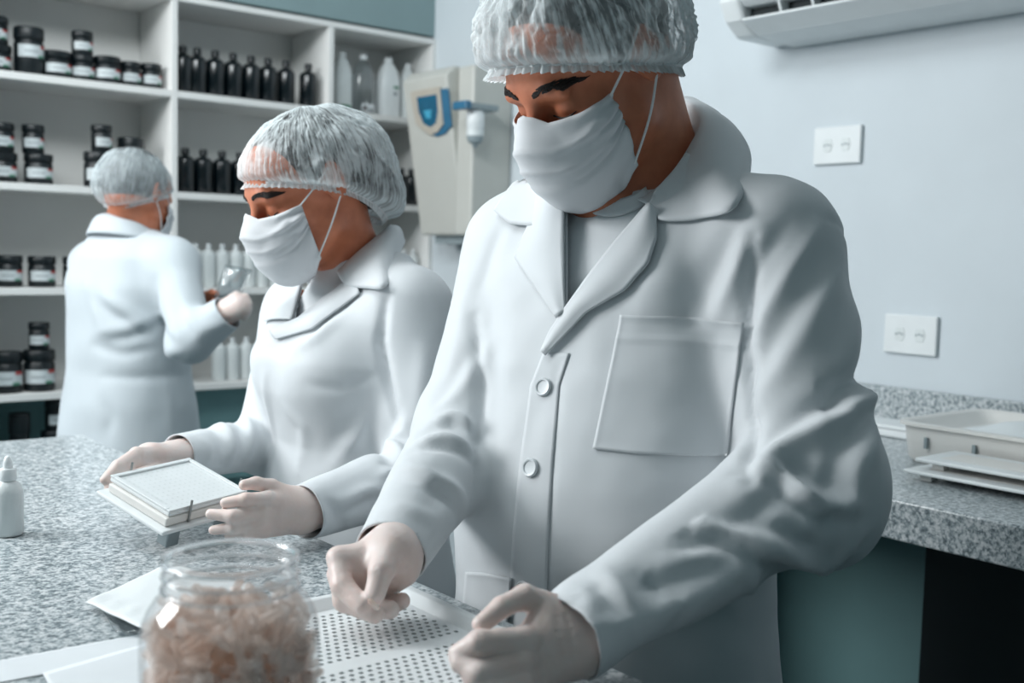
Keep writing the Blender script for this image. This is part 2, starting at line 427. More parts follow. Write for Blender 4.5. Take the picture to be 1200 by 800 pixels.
# cartridge on the side facing the camera
cx, cy = 2.105, 2.555
q = MB(); q.box(1.9885, 2.095, 2.655, 2.7195, 1.728, 1.746); part(q, 'bracket', M['grey'], e, bevel=.003)
q = MB(); q.box(1.966, 1.988, 2.652, 2.7195, 1.725, 1.749); part(q, 'blue_clip', M['blue'], e, bevel=.003)
q = MB(); q.lathe([(.024, 1.668), (.027, 1.672), (.027, 1.718), (.022, 1.7275)], 20, (2.028, 2.685)); part(q, 'cartridge', M['plastic'], e, smooth=True)
q = MB(); q.lathe([(.026, 1.650), (.0265, 1.668)], 20, (2.028, 2.685)); part(q, 'cartridge_band', M['frost'], e, smooth=True)
q = MB(); q.lathe([(.006, 1.616), (.010, 1.626), (.022, 1.632), (.0262, 1.650)], 20, (2.028, 2.685)); part(q, 'cartridge_end', M['grey'], e, smooth=True)

# ------------------------------------------------------------------ air conditioner on the right wall
e = empty('air_conditioner', (2.1, 1.2, 1.8), 'white split air conditioner high on the right wall with its louver open', 'air conditioner')
Y0, Y1 = .80, 1.715
q = MB()
top = 2.13
q.prism([(XR - .001, top), (2.06, top), (2.0, 2.06), (1.985, 1.93), (1.988, 1.885), (2.01, 1.872), (XR - .001, 1.868)], 1, Y0, Y1 - .06)
part(q, 'body', M['plastic'], e, bevel=.006)
q = MB()
q.prism([(XR - .001, top), (2.06, top), (2.0, 2.06), (1.985, 1.93), (1.988, 1.885), (2.01, 1.845), (2.055, 1.812), (XR - .001, 1.812)], 1, Y1 - .0595, Y1)
part(q, 'end_cap', M['plastic'], e, bevel=.012, seg=3)
q = MB(); q.box(2.035, 2.12, Y0, Y1 - .061, 1.83, 1.8715); part(q, 'outlet', M['dark'], e)
q = MB(); q.prism([(2.125, 1.8715), (2.125, 1.806), (XR - .001, 1.806), (XR - .001, 1.8715)], 1, Y0, Y1 - .061); part(q, 'underside', M['plastic'], e, bevel=.003)
q = MB(); q.prism([(1.99, 1.838), (1.994, 1.844), (2.122, 1.812), (2.122, 1.804), (2.05, 1.812)], 1, Y0, Y1 - .07); part(q, 'louver', M['plastic'], e, bevel=.002)
for k in range(8):
    y = 1.55 - k * .085
    q = MB(); q.prism([(2.0, 1.871), (2.034, 1.871), (2.034, 1.838), (2.012, 1.846)], 1, y, y + .006); part(q, 'vane', M['plastic'], e)

# ------------------------------------------------------------------ sockets
def socket(yc, zc, label, shine):
    e = empty('wall_socket', (XR, yc, zc), label, 'socket')
    q = MB(); q.box(-.011, -.0005, -.063, .063, -.043, .043); q.build('cover_plate', M['plastic'], e, bevel=.003)
    for s in (-1, 1):
        q = MB()
        cyy = s * .024
        hx = [(cyy + .017 * math.cos(t) * (1.0 if abs(math.cos(t)) < .9 else .9), .0125 * math.sin(t)) for t in [i * math.pi / 4 + math.pi / 8 for i in range(8)]]
        hx = [(cyy + a, b_) for a, b_ in [(-.019, 0), (-.012, -.0115), (.012, -.0115), (.019, 0), (.012, .0115), (-.012, .0115)]]
        hx = [(cyy + (a - cyy) * .72, b_ * 1.25) for a, b_ in hx]
        q.prism(hx, 0, -.0125, -.0105)
        o = q.build('outlet_insert', M['frost'], e, bevel=.0008)
        h = MB()
        for (dy, dz) in ((-.007, 0), (.007, 0), (0, .002)):
            c, s2 = [], []
            h.prism([(cyy + dy + .0026 * math.cos(i * math.pi / 4), dz + .0026 * math.sin(i * math.pi / 4)) for i in range(8)], 0, -.0130, -.0124)
        h.build('pin_hole', M['grey'], o)
    return e
socket(1.5155, 1.568, 'upper white double wall socket under the air conditioner', True)
socket(1.305, 1.145, 'lower white double wall socket above the granite backsplash', False)

# ------------------------------------------------------------------ right counter
ct = empty('wall_counter', (1.85, .6, .94), 'speckled granite counter with backsplash along the right wall', 'counter')
q = MB(); q.box(1.502, XR - .001, -1.2, 1.75, .878, .94); part(q, 'countertop', M['granite'], ct, bevel=.003)
q = MB(); q.box(XR - .022, XR - .001, -1.2, 1.75, .9402, 1.027); part(q, 'backsplash', M['granite'], ct, bevel=.002)
q = MB(); q.box(1.9, XR - .031, -1.2, 1.075, .05, .877); part(q, 'base_box', M['dark'], ct, bevel=.002)  # near-black box added to stand for the shadow under the counter
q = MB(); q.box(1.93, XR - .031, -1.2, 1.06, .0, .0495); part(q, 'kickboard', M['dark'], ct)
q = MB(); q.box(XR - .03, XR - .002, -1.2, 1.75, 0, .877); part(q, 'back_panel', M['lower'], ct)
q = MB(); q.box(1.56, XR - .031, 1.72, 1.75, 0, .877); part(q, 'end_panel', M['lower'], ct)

# ------------------------------------------------------------------ front counter (peninsula)
FC = .92
fc = empty('island_counter', (.3, 1.2, 0), 'long speckled granite work counter in the foreground where the workers stand', 'counter')
q = MB(); q.box(-1.0, .705, -.6, 2.2, FC - .04, FC); part(q, 'countertop', M['granite'], fc, bevel=.003)
q = MB(); q.box(-.95, .56, -.5, 2.1, .08, FC - .0405); part(q, 'base_box', M['lower'], fc)
q = MB(); q.box(-.9, .52, -.45, 2.05, 0, .0795); part(q, 'kickboard', M['dark'], fc)

# ------------------------------------------------------------------ sculpting engine: signed distance fields -> one smooth mesh
def A(*p): return np.array(p, dtype=np.float64)
def unit(v): v = np.asarray(v, float); return v / np.linalg.norm(v)
class Cone:                                     # capsule with two radii; sq = (direction, factor) thins it along a direction
    def __init__(s, a, b, ra, rb, sq=None):
        s.a, s.b, s.ra, s.rb, s.sq = A(*a), A(*b), ra, rb, sq
        m = max(ra, rb); s.lo = np.minimum(s.a, s.b) - m; s.hi = np.maximum(s.a, s.b) + m
    def __call__(s, X, Y, Z):
        ba = s.b - s.a; L = max(ba.dot(ba), 1e-12)
        px, py, pz = X - s.a[0], Y - s.a[1], Z - s.a[2]
        t = np.clip((px * ba[0] + py * ba[1] + pz * ba[2]) / L, 0, 1)
        px, py, pz = px - t * ba[0], py - t * ba[1], pz - t * ba[2]
        if s.sq is not None:
            w, k = s.sq; c = (px * w[0] + py * w[1] + pz * w[2]) * (k - 1)
            px, py, pz = px + c * w[0], py + c * w[1], pz + c * w[2]
        return np.sqrt(px * px + py * py + pz * pz) - (s.ra + (s.rb - s.ra) * t)
class Ell:
    def __init__(s, c, r, ax=None):
        s.c, s.r, s.ax = A(*c), A(*r), (np.eye(3) if ax is None else np.array(ax, float))
        m = np.abs(s.ax.T) @ s.r; s.lo = s.c - m; s.hi = s.c + m
    def __call__(s, X, Y, Z):
        px, py, pz = X - s.c[0], Y - s.c[1], Z - s.c[2]
        q = [(px * a[0] + py * a[1] + pz * a[2]) for a in s.ax]
        k0 = np.sqrt(sum((qi / r) ** 2 for qi, r in zip(q, s.r)))
        k1 = np.sqrt(sum((qi / r ** 2) ** 2 for qi, r in zip(q, s.r))) + 1e-9
        return k0 * (k0 - 1) / k1
class Loft:                                     # stack of (super)ellipses: (s, cf, cl, a_f, a_l) along an axis u
    def __init__(s, o, f, l, u, secs, n=2.2):
        s.o, s.f, s.l, s.u, s.n = A(*o), A(*f), A(*l), A(*u), n
        s.sec = np.array(sorted(secs), float)
        pts = [s.o + s.u * r[0] + s.f * (r[1] + i * r[3]) + s.l * (r[2] + j * r[4]) for r in s.sec for i in (-1, 1) for j in (-1, 1)]
        s.lo, s.hi = np.min(pts, 0) - .01, np.max(pts, 0) + .01
    def __call__(s, X, Y, Z):
        px, py, pz = X - s.o[0], Y - s.o[1], Z - s.o[2]
        f = px * s.f[0] + py * s.f[1] + pz * s.f[2]
        l = px * s.l[0] + py * s.l[1] + pz * s.l[2]
        u = px * s.u[0] + py * s.u[1] + pz * s.u[2]
        S = s.sec
        cf, cl, af, al = (np.interp(u, S[:, 0], S[:, i]) for i in (1, 2, 3, 4))
        e = (np.abs((f - cf) / af) ** s.n + np.abs((l - cl) / al) ** s.n) ** (1 / s.n)
        d = (e - 1) * np.minimum(af, al)
        return np.maximum(d, np.maximum(S[0, 0] - u, u - S[-1, 0]))
class Field:
    def __init__(s, xs, ys, zs):
        s.ax = [np.asarray(a, np.float32) for a in (xs, ys, zs)]
        s.F = np.full([len(a) for a in s.ax], 0.25, np.float32)
    def put(s, prim, k=.02, op='u'):
        sl = []
        for i in range(3):
            a = np.searchsorted(s.ax[i], prim.lo[i] - .05 - k); b = np.searchsorted(s.ax[i], prim.hi[i] + .05 + k)
            if b - a < 1: return
            sl.append(slice(a, b))
        X, Y, Z = np.meshgrid(*[a[q] for a, q in zip(s.ax, sl)], indexing='ij', sparse=True)
        d = prim(X, Y, Z).astype(np.float32)
        sub = s.F[tuple(sl)]
        if op == 'u':
            h = np.maximum(k - np.abs(sub - d), 0) / k; sub[...] = np.minimum(sub, d) - h * h * k * .25
        else:
            d = -d; h = np.maximum(k - np.abs(sub - d), 0) / k; sub[...] = np.maximum(sub, d) + h * h * k * .25
    def mesh(s):
        Fv = s.F; ins = Fv < 0; nx, ny, nz = Fv.shape
        cnt = np.zeros((nx - 1, ny - 1, nz - 1), np.int8)
        for i in (0, 1):
            for j in (0, 1):
                for k in (0, 1): cnt += ins[i:nx - 1 + i, j:ny - 1 + j, k:nz - 1 + k]
        act = (cnt > 0) & (cnt < 8)
        idx = np.full(act.shape, -1, np.int64); I = np.argwhere(act); idx[act] = np.arange(len(I))
        acc = np.zeros((len(I), 3)); num = np.zeros(len(I))
        x, y, z = s.ax
        C = lambda o: np.stack([x[I[:, 0] + o[0]], y[I[:, 1] + o[1]], z[I[:, 2] + o[2]]], 1)
        V = lambda o: Fv[I[:, 0] + o[0], I[:, 1] + o[1], I[:, 2] + o[2]]
        for d in range(3):
            for e1 in (0, 1):
                for e2 in (0, 1):
                    o0 = [0, 0, 0]; o0[(d + 1) % 3] = e1; o0[(d + 2) % 3] = e2; o1 = list(o0); o1[d] = 1
                    a, b = V(o0), V(o1); cr = (a < 0) != (b < 0)
                    t = np.where(cr, a / np.where(cr, a - b, 1), 0)
                    acc += np.where(cr[:, None], C(o0) + t[:, None] * (C(o1) - C(o0)), 0); num += cr
        verts = acc / num[:, None]
        quads = []
        for d in range(3):
            u, v = (d + 1) % 3, (d + 2) % 3
            a = [slice(None)] * 3; b = [slice(None)] * 3; a[d] = slice(0, -1); b[d] = slice(1, None)
            A0, B0 = ins[tuple(a)], ins[tuple(b)]
            E = np.argwhere(A0 != B0)
            E = E[(E[:, u] > 0) & (E[:, v] > 0) & (E[:, u] < Fv.shape[u] - 1) & (E[:, v] < Fv.shape[v] - 1)]
            def ci(du, dv): q = E.copy(); q[:, u] -= du; q[:, v] -= dv; return idx[q[:, 0], q[:, 1], q[:, 2]]
            Q = np.stack([ci(1, 1), ci(0, 1), ci(0, 0), ci(1, 0)], 1)
            fl = ~A0[E[:, 0], E[:, 1], E[:, 2]]
            Q[fl] = Q[fl][:, ::-1]
            quads.append(Q)
        return verts, np.concatenate(quads)
def axis(lo, hi, coarse, fine=None, flo=None, fhi=None):
    if fine is None: return np.arange(lo, hi, coarse)
    flo, fhi = max(flo, lo), min(fhi, hi)
    return np.concatenate([np.arange(lo, flo, coarse), np.arange(flo, fhi, fine), np.arange(fhi, hi, coarse)])
def sculpt(prims, lo, hi, res, fine=None, flo=None, fhi=None):
    fd = Field(*[axis(lo[i], hi[i], res, fine, flo[i] if fine else None, fhi[i] if fine else None) for i in range(3)])
    for p in prims: fd.put(*p)
    return fd.mesh()
def bounds(prims, pad=.02):
    ps = [p[0] for p in prims if len(p) < 3 or p[2] == 'u']
    return np.min([p.lo for p in ps], 0) - pad, np.max([p.hi for p in ps], 0) + pad
def vnormals(V, Q):
    n = np.zeros_like(V); e = np.cross(V[Q[:, 2]] - V[Q[:, 0]], V[Q[:, 3]] - V[Q[:, 1]])
    for i in range(4): np.add.at(n, Q[:, i], e)
    return n / (np.linalg.norm(n, axis=1, keepdims=True) + 1e-12)
def relax(V, Q, it=1, w=.5):
    E = np.concatenate([Q[:, [0, 1]], Q[:, [1, 2]], Q[:, [2, 3]], Q[:, [3, 0]]]); E = np.concatenate([E, E[:, ::-1]])
    deg = np.bincount(E[:, 0], minlength=len(V))[:, None] + 1e-9
    for _ in range(it):
        m = np.zeros_like(V); np.add.at(m, E[:, 0], V[E[:, 1]]); V = V * (1 - w) + w * m / deg
    return V
def mesh_obj(name, V, Q, mat, parent=None, smooth=True):
    me = bpy.data.meshes.new(name)
    me.from_pydata(np.asarray(V).tolist(), [], [tuple(q) for q in np.asarray(Q).tolist()])
    me.polygons.foreach_set('use_smooth', [smooth] * len(me.polygons))
    for mm in (mat if isinstance(mat, (list, tuple)) else [mat]): me.materials.append(mm)
    o = bpy.data.objects.new(name, me); COL.objects.link(o)
    if parent is not None:
        o.parent = parent; o.matrix_parent_inverse = parent.matrix_basis.inverted()
    return o
class Cloth:                                    # a sculpted garment surface that can be wrinkled and cut before it becomes an object
    def __init__(s, V, Q):
        s.V, s.Q = V, Q; s.refresh()
    def refresh(s):
        s.N = vnormals(s.V, s.Q); s.bvh = BVHTree.FromPolygons(s.V.tolist(), s.Q.tolist())
    def hit(s, px, py):                         # where the sight line of a pixel meets the garment
        d = unit(RC @ A((px - 600) / F, (py - 400) / F, 1.0))
        h = s.bvh.ray_cast(Vector(CO), Vector(d))
        if h[0] is None:
            h = s.near(CO + d * np.linalg.norm(s.mid - CO)); return h
        return np.array(h[0]), np.array(h[1])
    @property
    def mid(s): return s.V.mean(0)
    def near(s, p):
        h = s.bvh.find_nearest(Vector(p)); return np.array(h[0]), np.array(h[1])
    def fold(s, pts, w, h, side=0.0, taper=True, world=False, sharp=False):
        # a ridge (h > 0) or groove (h < 0) of half-width w along a line on the cloth; side adds a groove next to the ridge
        L = [A(*p) if world else s.hit(*p)[0] for p in pts]
        # resample
        P0 = []
        for a, b in zip(L[:-1], L[1:]):
            n = max(2, int(np.linalg.norm(b - a) / .006)); P0 += [s.near(a + (b - a) * t)[0] for t in np.linspace(0, 1, n, endpoint=False)]
        P0.append(L[-1]); P0 = np.array(P0)
        if len(P0) > 4: P0[1:-1] = (P0[:-2] + P0[1:-1] * 2 + P0[2:]) / 4
        lo, hi = P0.min(0) - 3 * w, P0.max(0) + 3 * w
        I = np.where(((s.V > lo) & (s.V < hi)).all(1))[0]
        if len(I) == 0: return
        D = s.V[I][:, None, :] - P0[None]
        dd = np.linalg.norm(D, axis=2); j = dd.argmin(1); d = dd[np.arange(len(I)), j]
        t = j / max(1, len(P0) - 1)
        tp = np.sin(np.pi * np.clip(t * .86 + .07, 0, 1)) ** .7 if taper else np.ones_like(t)
        T = np.gradient(P0, axis=0)[j]; T /= np.linalg.norm(T, axis=1, keepdims=True) + 1e-9
        b = np.cross(T, s.N[I]); sd = (D[np.arange(len(I)), j] * b).sum(1)
        same = (s.N[I] * s.N[I[d.argmin()]]).sum(1) > -.3
        g = np.exp(-(d / w) ** 2) if not sharp else np.exp(-np.abs(d / w) * 1.3) * np.clip(2.2 - d / w, 0, 1)
        disp = h * g
        if side: disp = disp - side * h * np.exp(-((sd - np.sign(side) * 1.3 * w) / (w)) ** 2 - np.maximum(0, d - np.abs(sd)) ** 2 / w ** 2)
        s.V[I] += s.N[I] * (disp * tp * same)[:, None]
    def ruffle(s, amp, scale, seed=0.0, stretch=(1, 1, 1)):
        off = Vector((seed, seed * 1.7, -seed))
        st = np.array(stretch) * scale
        n = np.array([noise.noise(Vector(p * st) + off) for p in s.V])
        s.V += s.N * (amp * n)[:, None]
    def cut(s, poly, test):                     # drop the faces whose centre lies inside a pixel polygon and passes a test on position
        c = s.V[s.Q].mean(1); k = inside(project(c), poly) & test(c)
        before = s.rimverts(); s.Q = s.Q[~k]
        new = np.setdiff1d(s.rimverts(), before)    # settle the raw edge onto the line of the cut
        pl = np.array(list(poly) + [poly[0]], float); px = project(s.V[new]); bestd = np.full(len(new), 1e9); best = px.copy()
        for a, b in zip(pl[:-1], pl[1:]):
            ab = b - a; t = np.clip(((px - a) @ ab) / (ab @ ab + 1e-9), 0, 1); q = a + t[:, None] * ab; d = np.linalg.norm(px - q, axis=1)
            m = d < bestd; bestd[m] = d[m]; best[m] = q[m]
        for i, q, d in zip(new, best, bestd):
            if d < 14:
                p, n = s.hit(*q)
                if np.linalg.norm(p - s.V[i]) < .03: s.V[i] = p
    def rimverts(s):
        E = np.concatenate([s.Q[:, [0, 1]], s.Q[:, [1, 2]], s.Q[:, [2, 3]], s.Q[:, [3, 0]]]); E.sort(axis=1)
        u, c = np.unique(E, axis=0, return_counts=True); return np.unique(u[c == 1])
    def plane_cut(s, p, d, rad):                # end a sleeve squarely at a plane
        c = s.V[s.Q].mean(1); k = ((c - p) @ d > 0) & (np.linalg.norm(c - p, axis=1) < rad)
        before = s.rimverts(); s.Q = s.Q[~k]; new = np.setdiff1d(s.rimverts(), before)
        s.V[new] -= ((s.V[new] - p) @ d)[:, None] * d
    def patch(s, bot, top, off, th, nu, nv, hem=0.0, lift=None):
        # a cloth panel lying on the garment: bot and top are pixel polylines, off its height above the cloth, th its thickness
        B, T = resample(bot, nu + 1), resample(top, nu + 1)
        P3 = np.zeros((nv + 1, nu + 1, 3)); N3 = np.zeros_like(P3)
        for j in range(nv + 1):
            for i in range(nu + 1):
                px = B[i] + (T[i] - B[i]) * j / nv
                p, n = s.hit(*px); P3[j, i] = p; N3[j, i] = n
        for _ in range(2):
            Nn = N3.copy(); Nn[1:-1] += N3[:-2] + N3[2:]; Nn[:, 1:-1] += N3[:, :-2] + N3[:, 2:]; N3 = Nn / np.linalg.norm(Nn, axis=2, keepdims=True)
        u = np.linspace(0, 1, nu + 1)[None, :]; v = np.linspace(0, 1, nv + 1)[:, None]
        o = np.full((nv + 1, nu + 1), off)
        if lift is not None: o = o + lift(u, v)
        if hem: o = o + hem * (np.exp(-((np.minimum(np.minimum(u, 1 - u) * nu, np.minimum(v, 1 - v) * nv)) / 1.0) ** 2))
        return sheet(P3 + N3 * (o + th)[..., None], P3 + N3 * o[..., None])
def resample(pl, n):
    pl = np.array(pl, float)
    L = np.concatenate([[0], np.cumsum(np.linalg.norm(np.diff(pl, axis=0), axis=1))]); t = np.linspace(0, L[-1], n)
    return np.stack([np.interp(t, L, pl[:, i]) for i in range(pl.shape[1])], 1)
def smoothline(pl, n):                          # Catmull-Rom through the points
    pl = np.array(pl, float); q = np.vstack([2 * pl[0] - pl[1], pl, 2 * pl[-1] - pl[-2]]); out = []
    for i in range(1, len(q) - 2):
        for t in np.linspace(0, 1, 12, endpoint=False):
            a, b, c, d = q[i - 1], q[i], q[i + 1], q[i + 2]
            out.append(.5 * (2 * b + (c - a) * t + (2 * a - 5 * b + 4 * c - d) * t * t + (3 * b - a - 3 * c + d) * t ** 3))
    out.append(pl[-1])
    return resample(out, n)
def sheet(Po, Pi, closed=False):                # two grids -> closed thick sheet
    r, c = Po.shape[:2]; V = np.concatenate([Po.reshape(-1, 3), Pi.reshape(-1, 3)]); n = r * c
    Q = []
    cc = c if closed else c - 1
    for j in range(r - 1):
        for i in range(cc):
            k = (i + 1) % c
            a, b, d, e = j * c + i, j * c + k, (j + 1) * c + k, (j + 1) * c + i
            Q.append((a, b, d, e)); Q.append((n + e, n + d, n + b, n + a))
    for i in range(cc):
        k = (i + 1) % c
        Q.append((i, n + i, n + k, k)); Q.append(((r - 1) * c + i, (r - 1) * c + k, n + (r - 1) * c + k, n + (r - 1) * c + i))
    if not closed:
        for j in range(r - 1):
            Q.append((j * c, (j + 1) * c, n + (j + 1) * c, n + j * c)); Q.append((j * c + c - 1, n + j * c + c - 1, n + (j + 1) * c + c - 1, (j + 1) * c + c - 1))
    return V, np.array(Q)
def project(Pw):
    c = (np.asarray(Pw) - CO) @ RC
    return np.stack([600 + F * c[:, 0] / c[:, 2], 400 + F * c[:, 1] / c[:, 2]], 1)
def inside(p, poly):
    poly = np.array(poly, float); r = np.zeros(len(p), bool); j = len(poly) - 1
    for i in range(len(poly)):
        xi, yi, xj, yj = *poly[i], *poly[j]
        r ^= ((yi > p[:, 1]) != (yj > p[:, 1])) & (p[:, 0] < (xj - xi) * (p[:, 1] - yi) / (yj - yi + 1e-12) + xi); j = i
    return r
def fieldfn(prims):                             # the same field as a function of points, for tracing
    def f(X):
        r = np.full(len(X), .25)
        for p in prims:
            k = p[1]; d = p[0](X[:, 0], X[:, 1], X[:, 2])
            if len(p) < 3 or p[2] == 'u': h = np.maximum(k - np.abs(r - d), 0) / k; r = np.minimum(r, d) - h * h * k * .25
            else: d = -d; h = np.maximum(k - np.abs(r - d), 0) / k; r = np.maximum(r, d) + h * h * k * .25
        return r
    return f
def trace(f, O, D, it=48, fac=.7):
    t = np.zeros(len(O))
    for _ in range(it): t = np.minimum(t + f(O + D * t[:, None]) * fac, .26)
    return O + D * t[:, None]

# ------------------------------------------------------------------ people: materials
m, nt, b = newmat('skin')
v = coords(nt); n1 = noisenode(nt, v, 40, 4); n2 = noisenode(nt, v, 900, 2)
link(nt, ramp(nt, n1, [(0.3, lin(192, 114, 82)), (0.7, lin(211, 131, 97))]), b.inputs['Base Color'])
b.inputs['Roughness'].default_value = 0.48; b.inputs['Subsurface Weight'].default_value = 0.12; b.inputs['Subsurface Radius'].default_value = (.012, .005, .003)
b.inputs['Subsurface Scale'].default_value = 0.6
bump(nt, b, n2, .12, .0006); M['skin'] = m
m, nt, b = newmat('glove_latex')
v = coords(nt); n1 = noisenode(nt, v, 26, 3); n2 = noisenode(nt, v, 150, 3)
link(nt, ramp(nt, n1, [(0.3, lin(222, 200, 192)), (0.7, lin(228, 214, 209))]), b.inputs['Base Color'])
b.inputs['Roughness'].default_value = 0.42; b.inputs['Subsurface Weight'].default_value = 0.25; b.inputs['Subsurface Radius'].default_value = (.01, .004, .003); b.inputs['Subsurface Scale'].default_value = 0.5
bump(nt, b, n2, .4, .0012); M['glove'] = m
def fabric(name, col, weave=900, bstr=.08, rough=.58):
    m, nt, b = newmat(name)
    v = coords(nt); n1 = noisenode(nt, v, 9, 3); w = noisenode(nt, v, weave, 2)
    c = lin(*col); lo = tuple(x * .97 for x in c[:3]) + (1,)
    link(nt, ramp(nt, n1, [(0.3, lo), (0.7, c)]), b.inputs['Base Color'])
    b.inputs['Roughness'].default_value = rough; b.inputs['Sheen Weight'].default_value = .15; b.inputs['Specular IOR Level'].default_value = .3
    bump(nt, b, w, bstr, .0004); return m
M['coat'] = fabric('coat_cotton', (212, 216, 219))
M['coat_far'] = fabric('coat_cotton_dimmed', (193, 201, 206))  # coat cotton darkened to offset the strong light on the rear worker
M['tee'] = fabric('tshirt_jersey', (226, 230, 233))
M['mask'] = fabric('mask_nonwoven', (216, 218, 221), 700, .15, .85)
M['loop'] = plain('elastic_loop', (232, 234, 235), .7)
M['button'] = plain('button_plastic', (214, 219, 222), .3)
M['trouser'] = fabric('dark_trousers', (40, 52, 60))
M['shoe'] = plain('black_shoe', (22, 24, 26), .4)
M['hair'] = plain('dark_hair', (22, 20, 20), .5, .3, 200, .3)
M['brow'] = plain('brow_hair', (30, 22, 19), .6, .3, 300)
M['greyhair'] = plain('grey_hair', (105, 108, 110), .6, .25, 120, .3)
def net(name, dens, col=(232, 240, 242), lines=120.0):
    m, nt, b = newmat(name); nt.nodes.remove(b); out = nt.nodes['Material Output']
    uv = coords(nt, (1, 1, 1), 'UV')
    tr = nt.nodes.new('ShaderNodeBsdfTransparent'); df = nt.nodes.new('ShaderNodeBsdfDiffuse'); tl = nt.nodes.new('ShaderNodeBsdfTranslucent')
    df.inputs[0].default_value = lin(*col); tl.inputs[0].default_value = lin(*col)
    a = nt.nodes.new('ShaderNodeMixShader'); a.inputs[0].default_value = .3; link(nt, df.outputs[0], a.inputs[1]); link(nt, tl.outputs[0], a.inputs[2])
    ob = coords(nt); n1 = noisenode(nt, ob, 22, 4, .6)
    sv = nt.nodes.new('ShaderNodeMapping'); sv.inputs['Scale'].default_value = (lines, 5, 1); link(nt, uv, sv.inputs[0])
    n2 = noisenode(nt, sv.outputs[0], 1.0, 3, .6)
    ad = nt.nodes.new('ShaderNodeMath'); ad.operation = 'MULTIPLY_ADD'; link(nt, n2, ad.inputs[0]); ad.inputs[1].default_value = 1.5; link(nt, n1, ad.inputs[2])
    mr = nt.nodes.new('ShaderNodeMapRange'); mr.inputs[1].default_value = 1.1; mr.inputs[2].default_value = 1.42; mr.inputs[3].default_value = dens[0]; mr.inputs[4].default_value = dens[1]
    link(nt, ad.outputs[0], mr.inputs[0])
    lw = nt.nodes.new('ShaderNodeLayerWeight'); lw.inputs[0].default_value = .3
    mx = nt.nodes.new('ShaderNodeMath'); mx.operation = 'MULTIPLY_ADD'; mx.use_clamp = True; link(nt, lw.outputs['Facing'], mx.inputs[0]); mx.inputs[1].default_value = .35; link(nt, mr.outputs[0], mx.inputs[2])
    sp = nt.nodes.new('ShaderNodeSeparateXYZ'); link(nt, uv, sp.inputs[0])
    ed = nt.nodes.new('ShaderNodeMapRange'); ed.inputs[1].default_value = .02; ed.inputs[2].default_value = .16; ed.inputs[3].default_value = .38; ed.inputs[4].default_value = 0
    link(nt, sp.outputs[1], ed.inputs[0])
    sm = nt.nodes.new('ShaderNodeMath'); sm.operation = 'ADD'; sm.use_clamp = True; link(nt, mx.outputs[0], sm.inputs[0]); link(nt, ed.outputs[0], sm.inputs[1])
    f = nt.nodes.new('ShaderNodeMixShader'); link(nt, sm.outputs[0], f.inputs[0]); link(nt, tr.outputs[0], f.inputs[1]); link(nt, a.outputs[0], f.inputs[2])
    link(nt, f.outputs[0], out.inputs[0]); return m
M['net'] = net('hair_net', (.28, .92)); M['net_sheer'] = net('sheer_hair_net', (.18, .74), lines=150); M['net_grey'] = net('far_hair_net', (.2, .45), (215, 225, 228))

